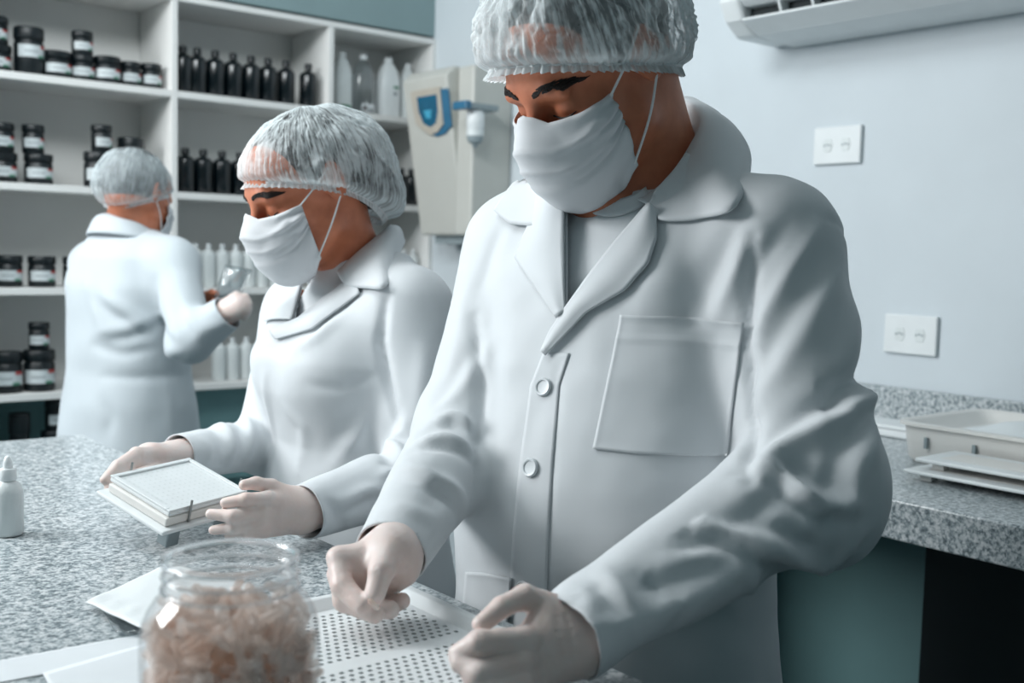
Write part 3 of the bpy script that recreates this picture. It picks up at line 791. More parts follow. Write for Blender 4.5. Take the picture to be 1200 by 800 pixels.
# ------------------------------------------------------------------ people: heads
class Head:
    def __init__(s, c, fwd, up, k=1.0):
        s.c = A(*c); s.f = unit(fwd); s.u = unit(np.asarray(up) - s.f * np.dot(up, s.f)); s.l = np.cross(s.u, s.f); s.k = k
        s.ax = np.array([s.f, s.l, s.u])
    def p(s, f, l, u): return s.c + (s.f * f + s.l * l + s.u * u) * s.k
    def el(s, c, r, rot=None):
        ax = s.ax if rot is None else np.array(rot) @ s.ax
        return Ell(s.p(*c), A(*r) * s.k, ax)
    def co(s, a, b, ra, rb): return Cone(s.p(*a), s.p(*b), ra * s.k, rb * s.k)
    def prims(s, female=False, ears=True):
        jw = .9 if female else 1.0
        L = [(s.el((-.014, 0, .036), (.099, .076, .083)), .02),
             (s.el((.030, 0, -.036), (.062, .060, .084)), .03),
             (s.el((.052, 0, .042), (.042, .055, .042)), .03)]
        for g in (1, -1):
            L += [(s.co((.012, g * .054 * jw, -.062), (.078, g * .014, -.106), .021, .019), .03),
                  (s.el((.058, g * .044, -.030), (.028, .024, .022)), .02)]
        L += [(s.el((.078, 0, -.108), (.020, .022, .016)), .02),
              (s.co((.088, -.030, .018), (.0885, .030, .018), .0115, .0115), .018)]
        for g in (1, -1): L += [(s.el((.101, g * .033, -.002), (.013, .019, .012)), .014, 's')]
        for g in (1, -1): L += [(s.el((.077, g * .032, -.006), (.0135, .0165, .0125)), .006),
                                (s.co((.087, g * .046, .013), (.089, g * .020, .012), .0065, .0065), .01)]
        L += [(s.co((.090, 0, .014), (.112, 0, -.030), .0075, .0105), .014), (s.el((.112, 0, -.036), (.013, .013, .010)), .01)]
        for g in (1, -1): L += [(s.el((.103, g * .012, -.040), (.011, .008, .008)), .008)]
        L += [(s.el((.092, 0, -.066), (.012, .024, .007)), .008), (s.el((.090, 0, -.076), (.012, .021, .008)), .008)]
        if ears:
            for g in (1, -1):
                cs, sn = math.cos(.35), math.sin(.35)
                rot = [[cs, -g * sn * .9, 0], [g * sn * .9, cs, 0], [0, 0, 1]]
                L += [(s.el((-.014, g * .080, .008), (.019, .0065, .033), rot), .006),
                      (s.el((-.012, g * .087, .014), (.010, .006, .019), rot), .006, 's'),
                      (s.el((.003, g * .077, .002), (.007, .006, .009)), .006)]
        return L
    def surf(s, f, l, u):                       # the face surface in front of (l, u)
        l, u = np.atleast_1d(l).astype(float), np.atleast_1d(u).astype(float)
        O = s.c + s.k * (s.f[None] * .2 + s.l[None] * l[:, None] + s.u[None] * u[:, None])
        return trace(f, O, np.repeat(-s.f[None], len(l), 0))
    def strip(s, f, line, w, off, name, mat, parent):
        line = smoothline(line, 22); t = np.linspace(0, 1, 22); ww = w * np.sin(np.pi * (t * .9 + .06)) ** .6
        rows = [s.surf(f, line[:, 0], line[:, 1] + ww * e) for e in (-.5, 0, .5)]
        o = A(*s.f) * off * s.k
        Po = np.array([rows[0] + o * .3, rows[1] + o, rows[2] + o * .3]); Pi = np.array([r - o * .5 for r in rows])
        V, Q = sheet(Po, Pi); return mesh_obj(name, V, Q, mat, parent)
    def brow(s, f, line, w, parent, n=110, seed=1, lift=.0012):
        rnd = random.Random(seed); L = smoothline(line, 60); q = MB()
        g = 1 if line[-1][0] > line[0][0] else -1
        H = []
        for _ in range(n):
            t = rnd.random(); i = int(t * 56); c = L[i]; ww = w * math.sin(math.pi * (t * .85 + .12)) ** .6
            y = rnd.uniform(-.5, .5) * ww; ln = rnd.uniform(.005, .009) * (1 - .3 * t); an = .9 - 1.1 * t + rnd.gauss(0, .12)
            a = A(c[0], c[1] + y); b_ = a + A(g * math.cos(an), math.sin(an) * (.8 if y < 0 else .4)) * ln
            H += [a, (a + b_) / 2, b_]
        H = np.array(H); S3 = s.surf(f, H[:, 0], H[:, 1])
        for i in range(n):
            q.tube(S3[i * 3:i * 3 + 3] + s.f * lift * np.array([[.3], [1], [.8]]) * s.k, [.0011, .0010, .0003], 4)
        o = q.build('eyebrow', M['brow'], parent); o.matrix_parent_inverse = parent.matrix_basis.inverted(); return o
    def mask(s, parent, top, bot, span=72, n=(56, 30), pleat=.0026, bulge=(.058, 0, -.060), br=(.071, .060, .066)):
        # a pleated face mask wrapped from cheek to cheek; top/bot give height u by |azimuth|
        L = s.prims(ears=False) + [(s.el(bulge, br), .03)]
        f = fieldfn(L)
        az = np.radians(np.linspace(-span, span, n[0] + 1)); vv = np.linspace(0, 1, n[1] + 1)
        P3 = np.zeros((n[1] + 1, n[0] + 1, 3)); N3 = np.zeros_like(P3)
        for j, v_ in enumerate(vv):
            a = np.abs(np.degrees(az)); u = np.interp(a, *top) * (1 - v_) + np.interp(a, *bot) * v_
            D = -(np.cos(az)[:, None] * s.f + np.sin(az)[:, None] * s.l); tilt = .55 * max(0, v_ - .72) / .28
            D = D + s.u[None] * tilt; D /= np.linalg.norm(D, axis=1, keepdims=True)
            O = s.c + s.k * (s.f[None] * .022 + s.u[None] * u[:, None]) - D * .2 * s.k
            P3[j] = trace(f, O, D); N3[j] = -D
        saw = np.zeros(n[1] + 1)
        for c0 in (.28, .5, .72): saw += pleat * np.exp(-((vv - c0) / .035) ** 2) * np.sign(.001 + 1)
        gath = np.clip((np.abs(np.degrees(az)) - span * .3) / (span * .7), 0, 1)
        disp = saw[:, None] * (1 + .6 * gath[None]) + .0035
        w = np.array([[noise.noise(Vector((a_ * 5, v_ * 9, 3.3))) for a_ in az] for v_ in vv]) * .0022 * (.3 + gath[None])
        rad = np.array([[math.sin(v_ * 34 + 2 * noise.noise(Vector((a_ * 4, v_ * 5, 1.0)))) for a_ in az] for v_ in vv]) * .0030 * gath[None]
        hem = .0010 * (np.exp(-((vv - .03) / .03) ** 2) + np.exp(-((vv - .97) / .03) ** 2))[:, None]
        o = disp + w + rad + hem
        V, Q = sheet(P3 + N3 * (o + .0012)[..., None] * s.k, P3 + N3 * o[..., None] * s.k)
        ob = mesh_obj('face_mask', V, Q, M['mask'], parent)
        return ob, P3 + N3 * o[..., None]
    def loops(s, grid, mask, earb=.0, side=(1, -1), ear=(-.014, .084, .040), low=(-.020, .083, -.012)):
        for g in side:
            i = -2 if g > 0 else 1
            a, b = grid[1, i], grid[-3, i]
            e0, e1 = s.p(ear[0], g * ear[1], ear[2]), s.p(low[0], g * low[1], low[2])
            out = s.l * g * .004
            q = MB(); q.tube(smoothline([a, (a + e0) / 2 + out, e0], 14), .0015 * s.k, 6); q.tube(smoothline([b, (b + e1) / 2 + out * 1.5, e1], 14), .0015 * s.k, 6)
            o = q.build('ear_loop', M['loop'], mask, smooth=True)
            o.matrix_parent_inverse = mask.matrix_world.inverted()
    def cap(s, parent, mat, c, r, tilt, edge, name='hair_net', n=(260, 84), crinkle=.005, fine=.0022, frill=.002, seed=0.0, pleats=58, lobe=None):
        # bouffant cap: puffed, crinkled shell from a gathered elastic edge to the crown; edge(theta) = elevation of the rim
        ax = np.array([s.f, s.l, s.u])
        ct, st_ = math.cos(tilt), math.sin(tilt)
        fz, uz = s.f * ct + s.u * st_, s.u * ct - s.f * st_
        C = s.p(*c); V = []; UV = []
        th = np.linspace(0, 2 * np.pi, n[0], endpoint=False)
        for j in range(n[1] + 1):
            t = j / n[1]
            for i, a in enumerate(th):
                e = edge(a); el = e + (math.pi / 2 - e) * t
                d = fz * (math.cos(el) * math.cos(a)) + s.l * (math.cos(el) * math.sin(a)) + uz * math.sin(el)
                dl = ax @ d
                rr = 1 / math.sqrt((dl[0] / r[0]) ** 2 + (dl[1] / r[1]) ** 2 + (dl[2] / r[2]) ** 2)
                if lobe: rr += lobe(a, el)
                gath = math.exp(-((t - .035) / .04) ** 2)
                rr -= .012 * gath * (1 if t > .035 else .85)
                dv = Vector(dl) * 7 + Vector((seed, seed, seed))
                wob = a * 9 + 1.6 * noise.noise(dv * .8)
                lump = 1 - abs(noise.noise(Vector((wob, t * 2.2, seed)))) * 2.2
                lump2 = 1 - abs(noise.noise(Vector((wob * 2.3, t * 4.0, seed + 9)) + dv * .15)) * 2.0
                pl = math.cos(a * pleats + 3.5 * noise.noise(Vector((a * 3, t * 4, seed)))) * math.exp(-t * 7.0)
                pl2 = (1 - 2 * abs(noise.noise(Vector((a * 17 + .6 * noise.noise(dv), t * 3.0, seed + 4))))) * math.exp(-t * .8)
                rr += crinkle * (lump * .6 + lump2 * .4 + noise.noise(dv * .5) * .9) * min(1, t * 5) + fine * (pl * 1.2 + pl2 * 1.3) + frill * math.cos(a * pleats * 1.0) * max(0, .035 - t) / .035 * .6
                V.append(C + d * rr * s.k); UV.append((a / 6.2832, t))
        Q = [(j * n[0] + i, j * n[0] + (i + 1) % n[0], (j + 1) * n[0] + (i + 1) % n[0], (j + 1) * n[0] + i) for j in range(n[1]) for i in range(n[0])]
        ob = mesh_obj(name, V, Q, mat, parent)
        uvl = ob.data.uv_layers.new(name='uv'); li = np.zeros(len(ob.data.loops), np.int32); ob.data.loops.foreach_get('vertex_index', li)
        uvl.data.foreach_set('uv', np.array(UV)[li].astype(np.float32).ravel())
        q = MB(); rim = [V[int(n[1] * .036) * n[0] + i] for i in range(0, n[0], 2)]
        q.tube(rim + rim[:2], .0013 * s.k, 5); o = q.build('elastic_edge', M['loop'], ob, smooth=True)
        return ob
def bone(*pts):                                 # chain of (point, radius) -> tapered cones
    return [Cone(a, b, ra, rb) for (a, ra), (b, rb) in zip(pts[:-1], pts[1:])]
def hand_mesh(palm, fingers, k=.004, res=.0015, kp=.014, relaxn=2):
    # palm: list of prims; fingers: chains of (point, radius) rooted inside the palm
    L = [(p, kp) for p in palm]
    for ch in fingers:
        fl = [(c, .003) for c in bone(*ch)]
        L += [(fl[0][0], k)] + [(c, .004) for c, _ in fl[1:]]
    lo, hi = bounds(L, .012)
    V, Q = sculpt(L, lo, hi, res)
    return relax(V, Q, relaxn, .4), Q

# ------------------------------------------------------------------ person 1: the man in front
def person(loc, label):
    return empty('person', (loc[0], loc[1], 0), label, 'person')
def legs(L, base, f, l, hip, k=1.0):
    L = []
    for g in (1, -1):
        h = base + l * g * .09 * k + A(0, 0, hip); kn = base + l * g * .1 * k + f * .01 + A(0, 0, hip * .53); an = base + l * g * .1 * k - f * .01 + A(0, 0, .09)
        L += [(Cone(h, kn, .088 * k, .062 * k), .03), (Cone(kn, an, .062 * k, .048 * k), .03)]
    return L
def shoes(base, f, l, parent, k=1.0):
    for g in (1, -1):
        c = base + l * g * .1 * k
        L = [(Ell(c + f * .06 + A(0, 0, .035), (.115 * k, .045 * k, .04), [f, l, A(0, 0, 1)]), .02), (Cone(c - f * .02 + A(0, 0, .06), c - f * .02 + A(0, 0, .11), .045 * k, .042 * k), .02),
             (Ell(c + f * .05 - A(0, 0, .06), (.3, .3, .06), None), .004, 's')]
        lo, hi = bounds(L, .02); V, Q = sculpt(L, lo, hi, .009); V[:, 2] = np.maximum(V[:, 2], .002)
        mesh_obj('shoe', V, Q, M['shoe'], parent)
def button(cl, px, parent, r=.0105):
    p, n = cl.hit(*px); n = unit(n)
    a = unit(np.cross(n, A(0, 0, 1))); b_ = np.cross(n, a)
    q = MB(); k = 20
    rings = [(1, 0), (1, .0018), (.9, .0032), (.74, .0030), (.66, .0018), (.3, .0016), (0.01, .0016)]
    vs = [p + (a * math.cos(2 * math.pi * i / k) + b_ * math.sin(2 * math.pi * i / k)) * r * rr + n * (h + .0022) for rr, h in rings for i in range(k)]
    fs = [(j * k + i, j * k + (i + 1) % k, (j + 1) * k + (i + 1) % k, (j + 1) * k + i) for j in range(len(rings) - 1) for i in range(k)]
    q.add(vs, fs)
    o = q.build('button', M['button'], parent, smooth=True)
    return o
UPZ = A(0, 0, 1)
man = person(P(715, 400, 1.33), 'man in front, white lab coat, hair cap and mask, filling capsules over a perforated tray')
mb = A(*P(715, 400, 1.33)); mb[2] = 0
th = math.radians(38)
RGT, FWD = A(0.7756, -0.6312, 0), A(0.6312, 0.7756, 0)
mf = unit(RGT * -math.sin(th) + FWD * -math.cos(th)); ml = np.cross(UPZ, mf)

hy = math.radians(54); hp = math.radians(33)
hz = unit(RGT * -math.sin(hy) + FWD * -math.cos(hy)); hl = np.cross(UPZ, hz)
hf = hz * math.cos(hp) - UPZ * math.sin(hp); hu = hz * math.sin(hp) + UPZ * math.cos(hp)
hu = unit(hu + hl * .05)
mh = Head(P(694, 82, 1.285), hf, hu, 1.02)
neck0 = P(757, 205, 1.375)
Ls, Le, Lw = P(902, 292, 1.24), P(955, 556, 1.125), P(668, 750, .955)
Rs, Re, Rw = P(614, 290, 1.45), P(545, 508, 1.345), P(458, 648, 1.115)

coat = [(Loft(mb, mf, ml, UPZ, [(.60, 0, .016, .17, .228), (.75, 0, .016, .162, .215), (.9, 0, .014, .155, .200), (1.05, -.004, .006, .148, .194), (1.17, -.014, 0, .140, .198),
                                (1.27, -.028, 0, .122, .188), (1.34, -.042, 0, .098, .155), (1.385, -.05, 0, .078, .11), (1.41, -.05, 0, .06, .08)], 2.3), .03),
        (Cone(mb - mf * .05 + ml * .07 + UPZ * 1.365, Ls, .052, .070), .05), (Cone(mb - mf * .05 - ml * .07 + UPZ * 1.365, Rs, .050, .066), .05),
        (Cone(Ls, Le, .077, .066), .035), (Cone(Le, Lw, .067, .0405), .02), (Cone(Rs, Re, .072, .060), .035), (Cone(Re, Rw, .060, .0385), .03),
        (Cone(P(930, 590, 1.11), P(962, 602, 1.12), .055, .057), .04),
        (Ell(mb + mf * .03 + ml * .02 + UPZ * 1.0, (.135, .17, .17), [mf, ml, UPZ]), .06)]
lo, hi = bounds(coat, .03)
V, Q = sculpt(coat, lo, hi, .0048)
C1 = Cloth(relax(V, Q, 2, .5), Q)
ut = C1
def folds(cl, lst):
    for k in lst: cl.fold(k[0], k[1], k[2], *(k[3:4] if len(k) > 3 else ()), **(k[4] if len(k) > 4 else {}))
    cl.V = relax(cl.V, cl.Q, 1, .35); cl.refresh()
folds(C1, [
    # left sleeve (right in the picture)
    ([(1036, 464), (990, 487), (945, 507), (910, 523), (889, 545)], .012, .013, .7),
    ([(1030, 440), (985, 462), (930, 490)], .02, -.006),
    ([(888, 541), (922, 554), (938, 575), (968, 594), (998, 592)], .010, .014, .7),
    ([(905, 545), (930, 540), (960, 560), (985, 575)], .014, -.010),
    ([(826, 610), (850, 619), (897, 638), (933, 656), (964, 666), (992, 645)], .011, .015, .8),
    ([(880, 618), (915, 628), (950, 640)], .013, -.010),
    ([(975, 588), (950, 615), (922, 640)], .009, .009, 0, dict(sharp=True)),
    ([(1022, 500), (1004, 545), (994, 590), (998, 630)], .015, .010, .6),
    ([(945, 530), (915, 575), (885, 602), (855, 612)], .016, -.012),
    ([(899, 640), (852, 674), (798, 703), (744, 724), (678, 740)], .022, .013, 0, dict(sharp=True, taper=False)),
    ([(880, 700), (810, 738), (740, 766)], .03, -.008),
    ([(880, 626), (840, 650), (790, 665), (730, 690)], .025, -.007),
    ([(890, 647), (880, 685), (868, 720)], .010, .008, 0, dict(sharp=True)),
    ([(708, 672), (728, 700), (746, 722)], .010, .009, .6),
    ([(700, 690), (690, 715), (682, 738)], .010, .005),
    ([(752, 674), (772, 692), (790, 702)], .010, -.009),
    ([(797, 640), (825, 634), (855, 632)], .008, -.008),
    ([(770, 664), (815, 650), (860, 645)], .012, .008, .6),
    ([(793, 702), (791, 725), (782, 745)], .008, -.007),
    ([(942, 262), (915, 300), (886, 345)], .011, .005, .7),
    ([(962, 264), (925, 318), (892, 375), (878, 408)], .012, .0065, .8),
    ([(985, 300), (960, 360), (915, 430), (885, 470)], .014, .005, .7),
    ([(1003, 330), (1000, 400), (985, 470)], .018, .005, .4),
    ([(882, 276), (878, 340), (876, 420), (878, 490), (880, 560)], .008, -.012),
    ([(965, 255), (985, 265), (1003, 300), (1018, 350)], .006, -.003),
    # chest
    ([(884, 272), (862, 320), (838, 372)], .015, .009, .7),
    ([(850, 280), (820, 330), (800, 365)], .018, -.005),
    ([(800, 270), (770, 330), (745, 372)], .02, .004),
    ([(655, 430), (650, 520), (645, 620), (642, 690)], .006, -.0012, 0, dict(taper=False)),
    ([(870, 560), (830, 600), (770, 640)], .03, -.006),
    ([(590, 300), (600, 400), (595, 520)], .025, .004),
    ([(575, 330), (580, 450), (570, 560)], .016, -.004),
    ([(720, 560), (690, 640), (670, 720)], .03, .004),
    # right sleeve (left in the picture)
    ([(556, 372), (563, 440), (562, 505), (556, 575)], .008, -.010),
    ([(492, 518), (520, 514), (552, 528)], .009, .010, .8),
    ([(508, 494), (530, 487), (558, 500)], .010, .009, .8),
    ([(470, 548), (505, 560), (543, 592)], .011, .009, .7),
    ([(455, 590), (490, 600), (515, 606)], .010, .004),
    ([(520, 545), (515, 575), (500, 610)], .012, -.004),
    ([(548, 300), (540, 380), (528, 440)], .016, .004),
    ([(575, 400), (545, 450), (515, 480)], .013, .005, .5),
    ([(590, 262), (575, 300), (562, 345)], .012, -.004),
])
C1.ruffle(.0022, 13, 2.0); C1.ruffle(.0012, 28, 5.0); C1.refresh()
coatN = C1.N
neckline = [(664, 150), (664, 368), (668, 364), (688, 330), (722, 286), (758, 243), (768, 222), (790, 198), (808, 172), (822, 140), (800, 110), (760, 100)]
fac = lambda c: np.ones(len(c), bool)
Lb, Rb = unit(Lw - Le), unit(Rw - Re)
lap_r = C1.patch([(758, 243), (722, 286), (688, 330), (665, 362), (648, 388), (637, 412)], [(771, 248), (771, 282), (762, 312), (735, 342), (690, 367), (642, 418)], .004, .002, 40, 12, .001, lambda u, v: .007 * np.sin(np.pi * v) * (1 - u * .6))
lap_l = C1.patch([(664, 208), (664, 260), (664, 320), (665, 368)], [(634, 210), (622, 268), (606, 305), (655, 374)], .004, .002, 36, 12, .001, lambda u, v: .006 * np.sin(np.pi * v) * (1 - u * .5))
col_l = C1.patch([(582, 250), (602, 266), (632, 268)], [(603, 222), (626, 207), (652, 203)], .006, .002, 20, 12, .0008)
pock = C1.patch([(695, 526), (740, 531), (800, 534), (853, 535)], [(728, 370), (780, 371), (830, 374), (872, 379)], .0008, .0012, 44, 44, .0007, lambda u, v: .0014 * np.exp(-((v - .83) / .018) ** 2) + .002 * np.exp(-((v - 1) / .03) ** 2))
low_pock = C1.patch([(540, 790), (560, 795), (590, 800)], [(549, 669), (572, 670), (602, 676)], .002, .0016, 18, 30, .001)
plk = C1.patch([(637, 414), (622, 452), (609, 548), (602, 620), (598, 690), (597, 715)], [(668, 414), (656, 452), (648, 548), (644, 620), (642, 690), (642, 715)], .0004, .0009, 70, 10, .0003)
btn_hits = [(638, 454), (623, 548), (616, 690)]
col_E = [C1.hit(*p) for p in [(771, 250), (777, 261), (822, 259), (868, 247)]]
cn = C1.V[C1.Q].mean(1); nn_ = C1.N[C1.Q].mean(1)
C1.cut(neckline, lambda c: (c[:, 2] > 1.2) & ((nn_ * unit(CO - mb)).sum(1) > -.35))
c_ = C1.V[C1.Q].mean(1); C1.Q = C1.Q[~((np.linalg.norm((c_ - neck0)[:, :2], axis=1) < .088) & (c_[:, 2] > 1.365))]
C1.plane_cut(Lw, Lb, .15); C1.plane_cut(Rw, Rb, .12)
co = mesh_obj('lab_coat', C1.V, C1.Q, M['coat'], man)
md = co.modifiers.new('thickness', 'SOLIDIFY'); md.thickness = .0022; md.offset = -1
for nm, (V, Q) in (('lapel', lap_r), ('lapel', lap_l), ('collar', col_l), ('chest_pocket', pock), ('side_pocket', low_pock), ('placket', plk)): mesh_obj(nm, V, Q, M['coat'], co)
for px in btn_hits: button(C1, px, co)
# standing collar on the near side of the neck
T = [P(*p) for p in [(744, 234, 1.292), (768, 222, 1.282), (791, 198, 1.28), (809, 170, 1.295), (822, 142, 1.33), (813, 124, 1.385), (793, 114, 1.43)]]
Bn = [P(*p) for p in [(740, 246, 1.30), (762, 238, 1.295), (782, 222, 1.30), (798, 200, 1.315), (808, 175, 1.345), (805, 158, 1.39), (790, 148, 1.43)]]
E_ = [h[0] + h[1] * .006 for h in col_E] + [P(880, 186, 1.30), P(862, 150, 1.375), P(828, 124, 1.45)]
E_[3] = E_[3] + col_E[3][1] * .006
def col3(pts, n): return np.stack([np.array([np.interp(np.linspace(0, 1, n), np.linspace(0, 1, 73), smoothline(np.array(pts)[:, [a, a]], 73)[:, 0]) for a in (i,)])[0] for i in range(3)], 1)
def curve3(pts, n):
    pts = np.array(pts, float); q = np.vstack([2 * pts[0] - pts[1], pts, 2 * pts[-1] - pts[-2]]); out = []
    for i in range(1, len(q) - 2):
        for t in np.linspace(0, 1, 12, endpoint=False):
            a, b_, c, d = q[i - 1], q[i], q[i + 1], q[i + 2]
            out.append(.5 * (2 * b_ + (c - a) * t + (2 * a - 5 * b_ + 4 * c - d) * t * t + (3 * b_ - a - 3 * c + d) * t ** 3))
    out.append(pts[-1]); out = np.array(out); L = np.linspace(0, len(out) - 1, n)
    return np.stack([np.interp(L, np.arange(len(out)), out[:, i]) for i in range(3)], 1)
def collar(Bn, T, E_, axis_p, parent, n=48, bulge=.008, th=.0022, m=14):
    b_, t, e = curve3(Bn, n), curve3(T, n), curve3(E_, n)
    out = (t - axis_p); out[:, 2] *= .2; out /= np.linalg.norm(out, axis=1, keepdims=True)
    rows = [b_, b_ * .5 + t * .5 + out * .002, t * .9 + b_ * .1 - out * .000]
    for v in np.linspace(0, 1, m):
        r = t * (1 - v) + e * v + out * (bulge * math.sin(math.pi * min(1, v ** .6)) ) + UPZ * (.005 * math.sin(math.pi * v) * (1 - v))
        rows.append(r)
    Pg = np.array(rows)
    du = np.gradient(Pg, axis=1); dv = np.gradient(Pg, axis=0); N = np.cross(du, dv); N /= np.linalg.norm(N, axis=2, keepdims=True) + 1e-9
    if (N[-4] * out).sum() < 0: N = -N
    hem = np.zeros(Pg.shape[:2]); hem[-2] = .0012; hem[:, 1] = .0008; hem[:, -2] = .0008
    V, Q = sheet(Pg + N * (th / 2 + hem)[..., None], Pg - N * th / 2)
    return mesh_obj('collar', V, Q, M['coat'], parent)
collar(Bn, T, E_, neck0, co)

# t-shirt
tee = [(Loft(mb, mf, ml, UPZ, [(1.0, -.005, 0, .130, .178), (1.17, -.016, 0, .122, .178), (1.27, -.03, 0, .108, .168), (1.325, -.044, 0, .092, .135), (1.362, -.052, 0, .076, .09), (1.38, -.052, 0, .065, .075)], 2.3), .03)]
lo, hi = bounds(tee, .03); V, Q = sculpt(tee, lo, hi, .008)
CT = Cloth(relax(V, Q, 2, .5), Q)
rim = [CT.hit(*p)[0] + CT.hit(*p)[1] * .001 for p in smoothline([(676, 205), (684, 224), (700, 233), (722, 236), (742, 230), (757, 222)], 24)]
rim2 = [CT.hit(*p)[0] + CT.hit(*p)[1] * .001 for p in smoothline([(668, 225), (680, 243), (700, 253), (724, 254), (748, 246), (762, 238)], 24)]
c_ = CT.V[CT.Q].mean(1)
tobj = mesh_obj('tshirt', CT.V, CT.Q, M['tee'], man)
Pg = np.array([curve3([a, (a + b_) / 2, b_], 7) for a, b_ in zip(rim, rim2)]).transpose(1, 0, 2)
Nn = np.array([[CT.near(p)[1] for p in r] for r in Pg])
V, Q = sheet(Pg + Nn * .003, Pg); mesh_obj('neckband', V, Q, M['tee'], tobj)

# body: head, neck, trunk, arms and legs in one surface
prim = mh.prims()
body = prim + [(Cone(mh.p(-.032, 0, -.03), neck0 - UPZ * .03, .060, .064), .03), (Cone(mh.p(-.05, .0, -.02), neck0 - mf * .02 + UPZ * .0, .05, .06), .03), (Cone(neck0 - UPZ * .02, neck0 - UPZ * .07 + mf * .02, .064, .075), .04),
               (Loft(mb, mf, ml, UPZ, [(.8, 0, 0, .10, .15), (1.0, -.005, 0, .10, .15), (1.2, -.02, 0, .095, .155), (1.3, -.04, 0, .08, .12), (1.355, -.05, 0, .06, .09)], 2.2), .04),
               (Cone(Ls, Le, .05, .042), .03), (Cone(Le, Lw + Lb * .02, .042, .028), .02), (Cone(Rs, Re, .05, .042), .03), (Cone(Re, Rw + Rb * .01, .042, .028), .02)]
body += legs(None, mb, mf, ml, .82)
lo, hi = bounds(body, .03); hc = mh.c
V, Q = sculpt(body, lo, hi, .011, .0032, hc - .14, hc + .14)
mesh_obj('body', relax(V, Q, 1, .4), Q, M['skin'], man)
tr_ = [(Cone(p[0].a, p[0].b, p[0].ra + .016, p[0].rb + .02), .03) for p in legs(None, mb, mf, ml, .82)] + [(Ell(mb + UPZ * .82, (.12, .165, .12), [mf, ml, UPZ]), .04)]
lo, hi = bounds(tr_, .03); V, Q = sculpt(tr_, lo, hi, .014); mesh_obj('trousers', V, Q, M['trouser'], man)
shoes(mb, mf, ml, man)
# face
ff = fieldfn(prim)
for g in (1, -1):
    mh.brow(ff, [(g * .013, .0165), (g * .026, .0225), (g * .042, .0235), (g * .057, .014)], .0075, man, 130, 3 + g)
    mh.strip(ff, [(g * .017, -.0125), (g * .026, -.0165), (g * .037, -.0165), (g * .048, -.0125)], .0032, .0022, 'eyelashes', M['brow'], man)
mk, mg = mh.mask(man, ([0, 8, 18, 40, 72], [.002, -.002, -.012, -.013, -.010]), ([0, 30, 50, 72], [-.118, -.116, -.100, -.066]))
mh.loops(mg, mk)
# hair and cap
hp_ = [(mh.el((-.016, 0, .042), (.104, .081, .086)), .02), (mh.el((.085, 0, -.03), (.08, .11, .068)), .02, 's'), (mh.el((-.03, 0, -.10), (.14, .12, .062)), .01, 's')]
lo, hi = bounds(hp_, .02); V, Q = sculpt(hp_, lo, hi, .0055); mesh_obj('hair', V, Q, M['hair'], man)
mh.cap(man, M['net'], (-.006, 0, .03), (.132, .106, .122), .10, lambda a: -.30 + .38 * math.cos(a) - .10 * math.sin(a) ** 2, seed=1.0, crinkle=.007, fine=.003, pleats=74)
# gloves
def ch(*pts): return [(P(x, y, d), r) for x, y, d, r in pts]
rp = [Cone(P(458, 645, 1.10), P(420, 662, 1.09), .025, .020), Cone(P(458, 648, 1.085), P(450, 660, 1.07), .020, .015), Cone(P(466, 664, 1.105), P(438, 690, 1.10), .023, .017), Cone(Rw - Rb * .03, P(460, 648, 1.10), .029, .026)]
V, Q = hand_mesh(rp, [ch((456, 648, 1.08, .0155), (447, 668, 1.054, .0122), (439, 697, 1.044, .0100)),
                      ch((420, 652, 1.085, .014), (397, 654, 1.08, .0118), (401, 686, 1.060, .0108), (425, 709, 1.042, .0090)),
                      ch((420, 668, 1.095, .014), (399, 672, 1.085, .0125), (404, 703, 1.066, .0115), (439, 719, 1.05, .0094)),
                      ch((430, 680, 1.105, .013), (410, 690, 1.095, .012), (426, 712, 1.08, .0108), (457, 714, 1.065, .0092)),
                      ch((445, 685, 1.11, .012), (434, 704, 1.105, .0105), (452, 712, 1.095, .0095), (471, 704, 1.082, .0083))])
CG = Cloth(V, Q)
for k in ([(452, 676), (462, 682), (474, 684)], [(448, 686), (458, 690), (468, 692)], [(408, 664), (412, 676), (414, 688)], [(432, 652), (440, 664), (444, 676)], [(470, 655), (476, 664), (478, 674)], [(398, 690), (404, 697), (412, 700)]): CG.fold(k, .0026, -.0008)
CG.ruffle(.0005, 70, 4.0); mesh_obj('glove', CG.V, CG.Q, M['glove'], man)
lp = [Cone(P(690, 748, 0.963), P(634, 752, 0.933), .027, .023, (unit(FWD + UPZ * .1), 1.25)), Cone(P(682, 752, 0.958), P(634, 778, 0.933), .026, .022), Cone(P(676, 732, 0.958), P(640, 715, 0.946), .019, .014), Cone(Lw - Lb * .03, P(676, 752, 0.958), .029, .027)]
V, Q = hand_mesh(lp, [ch((654, 716, .953, .0145), (615, 699, .941, .0104), (588, 711, .925, .0088), (564, 731, .912, .0078)),
                      ch((640, 746, .938, .0130), (614, 749, .913, .0112), (562, 753, .893, .0104), (537, 766, .898, .0086)),
                      ch((635, 766, .938, .0130), (610, 775, .906, .0112), (561, 790, .883, .0104), (540, 777, .892, .0086)),
                      ch((636, 784, .938, .0125), (610, 799, .900, .0108), (570, 811, .878, .0098), (554, 799, .886, .0082)),
                      ch((640, 798, .938, .012), (616, 818, .896, .0096), (586, 824, .876, .0088), (570, 814, .881, .0074))], k=.003, res=.0013, relaxn=1)
CG = Cloth(V, Q)
for k in ([(662, 712), (668, 740), (676, 770)], [(652, 716), (654, 740), (660, 765)], [(562, 742), (563, 752), (560, 764)], [(614, 738), (617, 748), (614, 760)], [(640, 760), (650, 775), (662, 785)]): CG.fold(k, .0035, -.0007)
CG.ruffle(.0005, 70, 6.0); mesh_obj('glove', CG.V, CG.Q, M['glove'], man)

